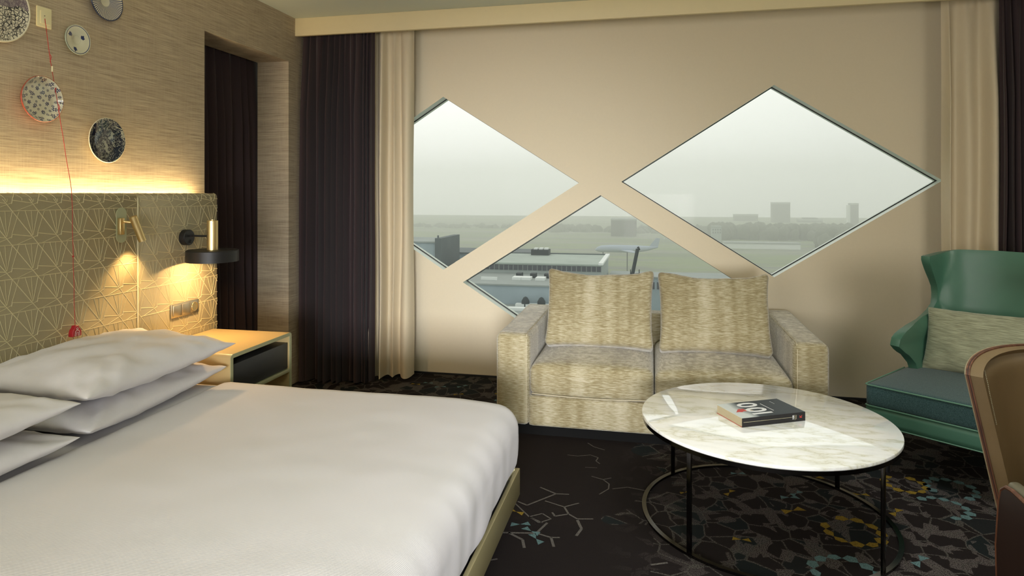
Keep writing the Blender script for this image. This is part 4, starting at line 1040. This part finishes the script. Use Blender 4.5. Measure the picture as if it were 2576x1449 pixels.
# branching pale lines near the bed
bm = BM()
def branch(pts, w=0.008):
    for (x0, y0), (x1, y1) in zip(pts, pts[1:]):
        d = Vector((x1-x0, y1-y0, 0)).normalized(); n_ = Vector((-d.y, d.x, 0))*w/2
        a, b = Vector((x0, y0, 0.0012)), Vector((x1, y1, 0.0012)); bm.faces.new([bm.verts.new(q) for q in (a+n_, b+n_, b-n_, a-n_)])
def fp(x, y):
    u = x-1288; s, c = math.sin(TH), math.cos(TH); k = EYE/(y-488)
    return (k*(-1636*s+u*c), k*(1636*c+u*s))
def bpx(L, w=0.008): branch([fp(1100+x/3.632, 1050+y/3.632) for x, y in L], w)
bpx([(940, 640), (1085, 700), (820, 805), (735, 770)], .009); bpx([(1085, 700), (1205, 705)], .009); bpx([(985, 765), (1160, 820), (1295, 785)], .008); bpx([(1160, 820), (1200, 885), (1075, 905), (1050, 870)], .009); bpx([(1200, 885), (1280, 930), (1425, 930)], .009)
bpx([(1280, 940), (1318, 1020), (1270, 1085)], .012); bpx([(840, 910), (960, 880), (1040, 930), (930, 965), (840, 910)], .007); bpx([(1005, 965), (905, 1060), (590, 1055)], .011); bpx([(905, 1060), (1040, 1100), (1120, 1100)], .009); bpx([(1040, 1100), (1065, 1185)], .011)
bpx([(650, 1055), (780, 1120), (795, 1195)], .012); bpx([(1410, 540), (1515, 570), (1590, 555)], .006); bpx([(1515, 570), (1570, 610), (1565, 655), (1480, 705)], .006); bpx([(1600, 655), (1740, 640), (1950, 680)], .006); bpx([(1375, 235), (1430, 270), (1530, 300)], .006); bpx([(1190, 345), (1285, 355), (1400, 345), (1470, 370), (1450, 400), (1485, 425)], .006)
bpx([(1350, 458), (1460, 462)], .005); bpx([(1950, 1350), (2105, 1330)], .01); bpx([(550, 1295), (470, 1310)], .008); bpx([(640, 720), (840, 910), (960, 965)], .007)
stuff(obj('pale_lines', bm, 'carpet_grey', fl, smooth=False))

# ------------------------------------------------------------------ the airfield outside
GZ = -38.6
def at(x, y, Y):
    u = x-1288; s, c = math.sin(TH), math.cos(TH); k = Y/(1636*c+u*s)
    return Vector((k*(-1636*s+u*c), Y, EYE-k*(y-488)))
def bld_mat(name, col, sc=0.3, nz=0.15):
    return plain(name, col, 0.8, nz=nz, ns=sc)
bld_mat('roof_grey', srgb(168, 174, 170)); bld_mat('roof_pale', srgb(186, 196, 186)); bld_mat('facade_blue', srgb(180, 194, 200)); bld_mat('facade_dark', srgb(112, 120, 122)); bld_mat('facade_pale', srgb(184, 192, 188)); bld_mat('tower_grey', srgb(92, 94, 90)); bld_mat('white_roof', srgb(240, 242, 238), nz=0.02)
bld_mat('far_window', srgb(96, 98, 104)); bld_mat('plane_white', srgb(180, 190, 205), nz=0.02); bld_mat('crane_grey', srgb(70, 76, 78))
t = NT('field'); v = t.coord(scale=(0.15, 1, 1)); f = t.noise(v, 0.02, 5, 0.6); g = t.noise(t.coord(scale=(0.25, 1, 1)), 0.09, 3)
t.set(Base_Color=t.mix(t.ramp(g, [(0.52, 0.0), (0.6, 1.0)]), t.ramp(f, [(0.38, srgb(112, 122, 96)), (0.52, srgb(130, 142, 100)), (0.6, srgb(140, 142, 128))]), srgb(122, 124, 116)), Roughness=0.95)
t = NT('tree_mass'); f = t.noise(t.coord(), 0.5, 4); t.set(Base_Color=t.mix(f, srgb(84, 88, 76), srgb(120, 122, 106)), Roughness=0.95)
bm = BM(); gridf(bm, lambda u, v: Vector((-1400+2800*u, 20+1160*v, GZ)), 20, 10)
struct(obj('airfield_ground', bm, 'field', smooth=False))
def wbox(bm, x0, x1, y0, y1, z0, z1): bevel_box(bm, x0, x1, y0, y1, z0, z1)
def building(name, label, px0, px1, pyt, Y, dep, mat, wins=None, roof='roof_grey'):
    a, b = at(px0, pyt, Y), at(px1, pyt, Y)
    root = empty(name, label, 'building', ((a.x+b.x)/2, Y, GZ))
    bm = BM(); wbox(bm, a.x, b.x, Y, Y+dep, GZ, a.z); obj('walls', bm, mat, root, smooth=False)
    bm = BM(); wbox(bm, a.x-0.2, b.x+0.2, Y-0.25, Y+dep, a.z, a.z+0.25*Y/110); obj('roof', bm, roof, root, smooth=False)
    if wins:
        me = None; nx, ys, dz, fw, wm = wins
        k = 0
        for y_ in ys:
            z = at(px0, y_, Y).z
            for i in range(nx):
                w = (b.x-a.x)/nx; x = a.x+w*(i+0.5-fw/2)
                if me is None:
                    bm = BM(); wbox(bm, 0, w*fw, -0.12, 0.1, 0, dz); me = bpy.data.meshes.new('window'); bm.to_mesh(me); bm.free(); me.materials.append(MATS[wm])
                o = bpy.data.objects.new('window', me); COL.objects.link(o); o.parent = root; o.location = Vector((x, Y, z))-wloc(root); k += 1
    return root, a, b
# near terminal
r1, a, b = building('terminal_building', 'pale terminal block with a strip of windows, seen through the middle window', 1150, 1513, 661, 113, 18, 'facade_pale', (30, (675,), 0.85, 0.78, 'far_window'), 'roof_pale')
zr = a.z+0.26
bm = BM(); wbox(bm, b.x-0.5, b.x+0.3, 112.7, 131.2, zr-0.1, zr+0.25); obj('roof_cap', bm, 'white_roof', r1, smooth=False)
bm = BM(); wbox(bm, a.x, b.x, 130.8, 131.2, zr, zr+0.2); obj('roof_edge', bm, 'facade_dark', r1, smooth=False)
bm = BM(); c0, c1 = at(1337, 640, 128), at(1381, 628, 128); wbox(bm, c0.x, c1.x, 127.5, 130, zr, c1.z); obj('roof_plant', bm, 'crane_grey', r1, smooth=False)
for px in (1343, 1356, 1369):
    bm = BM(); c0, c1 = at(px, 628, 128), at(px+9, 626, 128); wbox(bm, c0.x, c1.x, 127.8, 129.5, c0.z, c0.z+0.3); obj('roof_fan', bm, 'white_roof', r1, smooth=False)
# lower wing in front, with skylights
r2, a, b = building('terminal_wing', 'low grey-blue wing with white roof lights below the terminal windows', 1100, 1530, 713, 99, 13.9, 'facade_blue')
zr = a.z+0.22
for k, px in enumerate((1291, 1314, 1349, 1384)):
    bm = BM(); c0 = at(px, 700, 105); wbox(bm, c0.x, c0.x+1.5, 104, 106, zr, zr+0.45); obj('roof_light', bm, 'white_roof', r2, smooth=False)
for px in (1301, 1336, 1371):
    bm = BM(); c0 = at(px, 697, 108); wbox(bm, c0.x, c0.x+0.95, 107, 108.5, zr, zr+0.75); obj('roof_unit', bm, 'crane_grey', r2, smooth=False)
bm = BM(); c0, c1 = at(1210, 702, 103), at(1250, 702, 103); wbox(bm, c0.x, c1.x, 103, 103.3, zr, zr+0.5); obj('parapet', bm, 'white_roof', r2, smooth=False)
r3, a, b = building('terrace_block', 'lowest grey roof with white vents behind the sofa arm', 1050, 1600, 806, 84.5, 14.4, 'facade_blue')
zr = a.z+0.19
for p0, p1, yy in ((1268, 1330, 93.5), (1296, 1400, 97)):
    bm = BM(); c0, c1 = at(p0, 760, yy), at(p1, 760, yy); wbox(bm, c0.x, c1.x, yy, yy+1.2, zr, zr+0.4); obj('roof_slab', bm, 'white_roof', r3, smooth=False)
for px in (1322, 1362):
    bm = BM(); c0 = at(px, 752, 97.6); lathe(bm, [(0, 1.5), (0.3, 1.35), (0.62, 0.8), (0.62, 0)], Matrix.Translation((c0.x, 97.6, zr)), 16); obj('roof_vent', bm, 'crane_grey', r3)
# left block and pier
r4, a, b = building('corner_block', 'dark grey block with a raised pier seen through the left window', 900, 1096, 608, 120, 12, 'facade_blue')
c0, c1 = at(1094, 600, 119.5), at(1109, 600, 119.5); bm = BM(); wbox(bm, c0.x, c1.x, 119.5, 132, GZ, c0.z+0.05); obj('pier', bm, 'facade_dark', r4, smooth=False)
bm = BM(); c0 = at(1100, 600, 120); wbox(bm, c0.x, c0.x+0.25, 120, 120.3, c0.z-0.5, c0.z+0.6); obj('roof_post', bm, 'facade_dark', r4, smooth=False)
r5, a, b = building('long_hall', 'long low grey hall behind the pier in the left window', 1112, 1330, 637, 136, 11.5, 'facade_blue', None, 'facade_dark')
# right hall behind the sofa cushions
r6, a, b = building('apron_hall', 'long hall with windows just above the right back cushion', 1534, 1990, 697, 125, 8, 'facade_blue', (34, (724,), 1.3, 0.55, 'far_window'))

# crane boom
bm = BM(); tube(bm, [at(1591, 690, 104), at(1604, 626, 104)], 0.28, 8); tube(bm, [at(1604, 626, 104), at(1609, 624, 104)], 0.3, 8); tube(bm, [at(1591, 690, 104), at(1588, 760, 104)], 0.3, 8); tube(bm, [at(1575, 692, 104), at(1607, 689, 104)], 0.12, 6)
for px in (1586, 1608): tube(bm, [at(px, 692, 104), at(px, 678, 104)], 0.07, 6)
p_ = at(1588, 760, 104); tube(bm, [p_, Vector((p_.x, p_.y, GZ))], 0.35, 8)
tag(obj('mobile_crane', bm, 'crane_grey', org=(p_.x, p_.y, GZ)), 'slender grey crane boom rising above the left back cushion', 'crane')
# parked airliner
pl = empty('airliner', 'pale blue-grey airliner parked on the field beyond the crane', 'airplane', at(1560, 640, 330))
bm = BM(); A_ = at(1497, 627, 330); L2 = 31.0
tube(bm, [A_+Vector((x, 0, dz)) for x, dz in ((0, -0.3), (1.2, 0), (3, 0.3), (8, 0.5), (20, 0.5), (26, 0.9), (31, 1.6))], [0.2, 1.1, 1.7, 1.9, 1.9, 1.2, 0.3], 14); obj('fuselage', bm, 'plane_white', pl)
bm = BM(); poly_prism(bm, [(A_.x+26, A_.z+1), (A_.x+30, A_.z+6), (A_.x+32, A_.z+6), (A_.x+31, A_.z+1.5)], 329.8, 330.2, lambda x, z, y: (x, y, z)); obj('tail_fin', bm, 'plane_white', pl, smooth=False)
bm = BM(); poly_prism(bm, [(A_.x+12, 330), (A_.x+19, 316), (A_.x+21, 316), (A_.x+18, 330), (A_.x+21, 344), (A_.x+19, 344)], A_.z-0.4, A_.z, lambda x, y, z: (x, y, z)); obj('wings', bm, 'plane_white', pl, smooth=False)
for dx in (4, 16):
    bm = BM(); tube(bm, [A_+Vector((dx, 0, -1)), Vector((A_.x+dx, A_.y, GZ))], 0.3, 6); obj('landing_gear', bm, 'crane_grey', pl)
# skyline
for lab, nm, q in (('wide flat grey block among trees, leftmost on the skyline', 'office_block', (1847, 1907, 543, 1010, 14, (12, (552, 560, 568), 1.6, 0.6, 'far_window'))),
                   ('tall square grey tower, highest on the skyline', 'office_tower', (1945, 1988, 513, 960, 20, (8, (522, 532, 542, 552, 562), 1.8, 0.6, 'far_window'))),
                   ('slim tower with a pale side at the right of the skyline', 'apartment_tower', (2140, 2160, 515, 860, 10, (3, (524, 534, 544, 554, 564), 1.6, 0.7, 'far_window'))),
                   ('dark ivy-grey block faint in haze through the middle window', 'hangar_block', (1537, 1600, 554, 620, 30, (10, (566, 576), 1.5, 0.6, 'far_window')))):
    r_, a, b = building(nm, lab, q[0], q[1], q[2], q[3], q[4], 'tower_grey', q[5])
    if nm == 'apartment_tower':
        c0 = at(2134, 516, 860); bm = BM(); wbox(bm, c0.x, a.x, 861, 869, GZ, c0.z); obj('pale_side', bm, 'white_roof', r_, smooth=False)
r_, a, b = building('stepped_block', 'grey block with a raised centre right of the tall tower', 2011, 2070, 555, 980, 20, 'tower_grey', (10, (563, 571), 1.6, 0.6, 'far_window'))
c0, c1 = at(2024, 548, 980), at(2058, 548, 980); bm = BM(); wbox(bm, c0.x, c1.x, 981, 998, a.z, c0.z); obj('upper_storey', bm, 'tower_grey', r_, smooth=False)
r_, a, b = building('greenhouse_row', 'long low white shed roof in front of the tree belt', 1822, 2014, 613, 500, 12, 'white_roof', None)
r_, a, b = building('white_house', 'small pale house at the left end of the tree belt', 1791, 1815, 573, 560, 10, 'facade_pale', (4, (580, 587), 1.4, 0.5, 'far_window'))
# tree belts: nobody could count them
def belt(name, label, px0, px1, ytop, Y, n, rr, seed):
    rnd = random.Random(seed); bm = BM(); a, b = at(px0, ytop, Y), at(px1, ytop, Y)
    for k in range(n):
        x = a.x+(b.x-a.x)*rnd.random(); y = Y+rnd.uniform(-25, 25); r = rr*rnd.uniform(0.6, 1.25); zt = a.z+(GZ-a.z)*rnd.random()**2*0.6
        g = bmesh.ops.create_icosphere(bm, subdivisions=2, radius=r)['verts']
        for v in g:
            nn = 1+0.35*noise.noise(v.co*(1.3/r)*2+Vector((k, 0, 0)))
            v.co = Vector((x, y, zt-r))+Vector((v.co.x*nn, v.co.y*nn, v.co.z*nn*1.15))
        if rnd.random() < 1: 
            bevel_box(bm, x-r*0.7, x+r*0.7, y-r*0.3, y+r*0.3, GZ, zt-r)
    o = obj(name, bm, 'tree_mass', org=((a.x+b.x)/2, Y, GZ), ang=None); o['label'] = label; o['category'] = 'trees'; return stuff(o)
belt('tree_belt', 'grey-green belt of bare trees below the skyline towers', 1790, 2200, 562, 620, 150, 6, 1)
belt('tree_belt', 'hazy row of trees along the horizon in the left window', 900, 1330, 562, 760, 90, 6, 2)
belt('tree_belt', 'hazy trees beside the faint block in the middle window', 1380, 1790, 566, 700, 90, 6, 3)
belt('tree_belt', 'faintest strip of trees at the far horizon', 900, 2350, 549, 1120, 160, 7, 4)
belt('tree_belt', 'dark copse at the right end of the skyline by the slim tower', 2060, 2420, 574, 520, 70, 6, 5)
# winter haze lying over the field
hz = bpy.data.materials.new('haze'); hz.use_nodes = True; ht = hz.node_tree; ht.nodes.clear()
ho = ht.nodes.new('ShaderNodeOutputMaterial'); hv = ht.nodes.new('ShaderNodeVolumePrincipled'); hv.inputs['Color'].default_value = (1.0, 1.0, 0.97, 1)
hv.inputs['Density'].default_value = 0.0016; hv.inputs['Anisotropy'].default_value = 0.6; ht.links.new(hv.outputs[0], ho.inputs['Volume']); MATS['haze'] = hz
bm = BM(); bevel_box(bm, -1390, 1390, 58, 1200, GZ+0.05, 48); hzo = obj('haze', bm, 'haze', smooth=False); stuff(hzo); hzo['label'] = 'thin winter haze lying over the airfield beyond the windows'; hzo['category'] = 'haze'
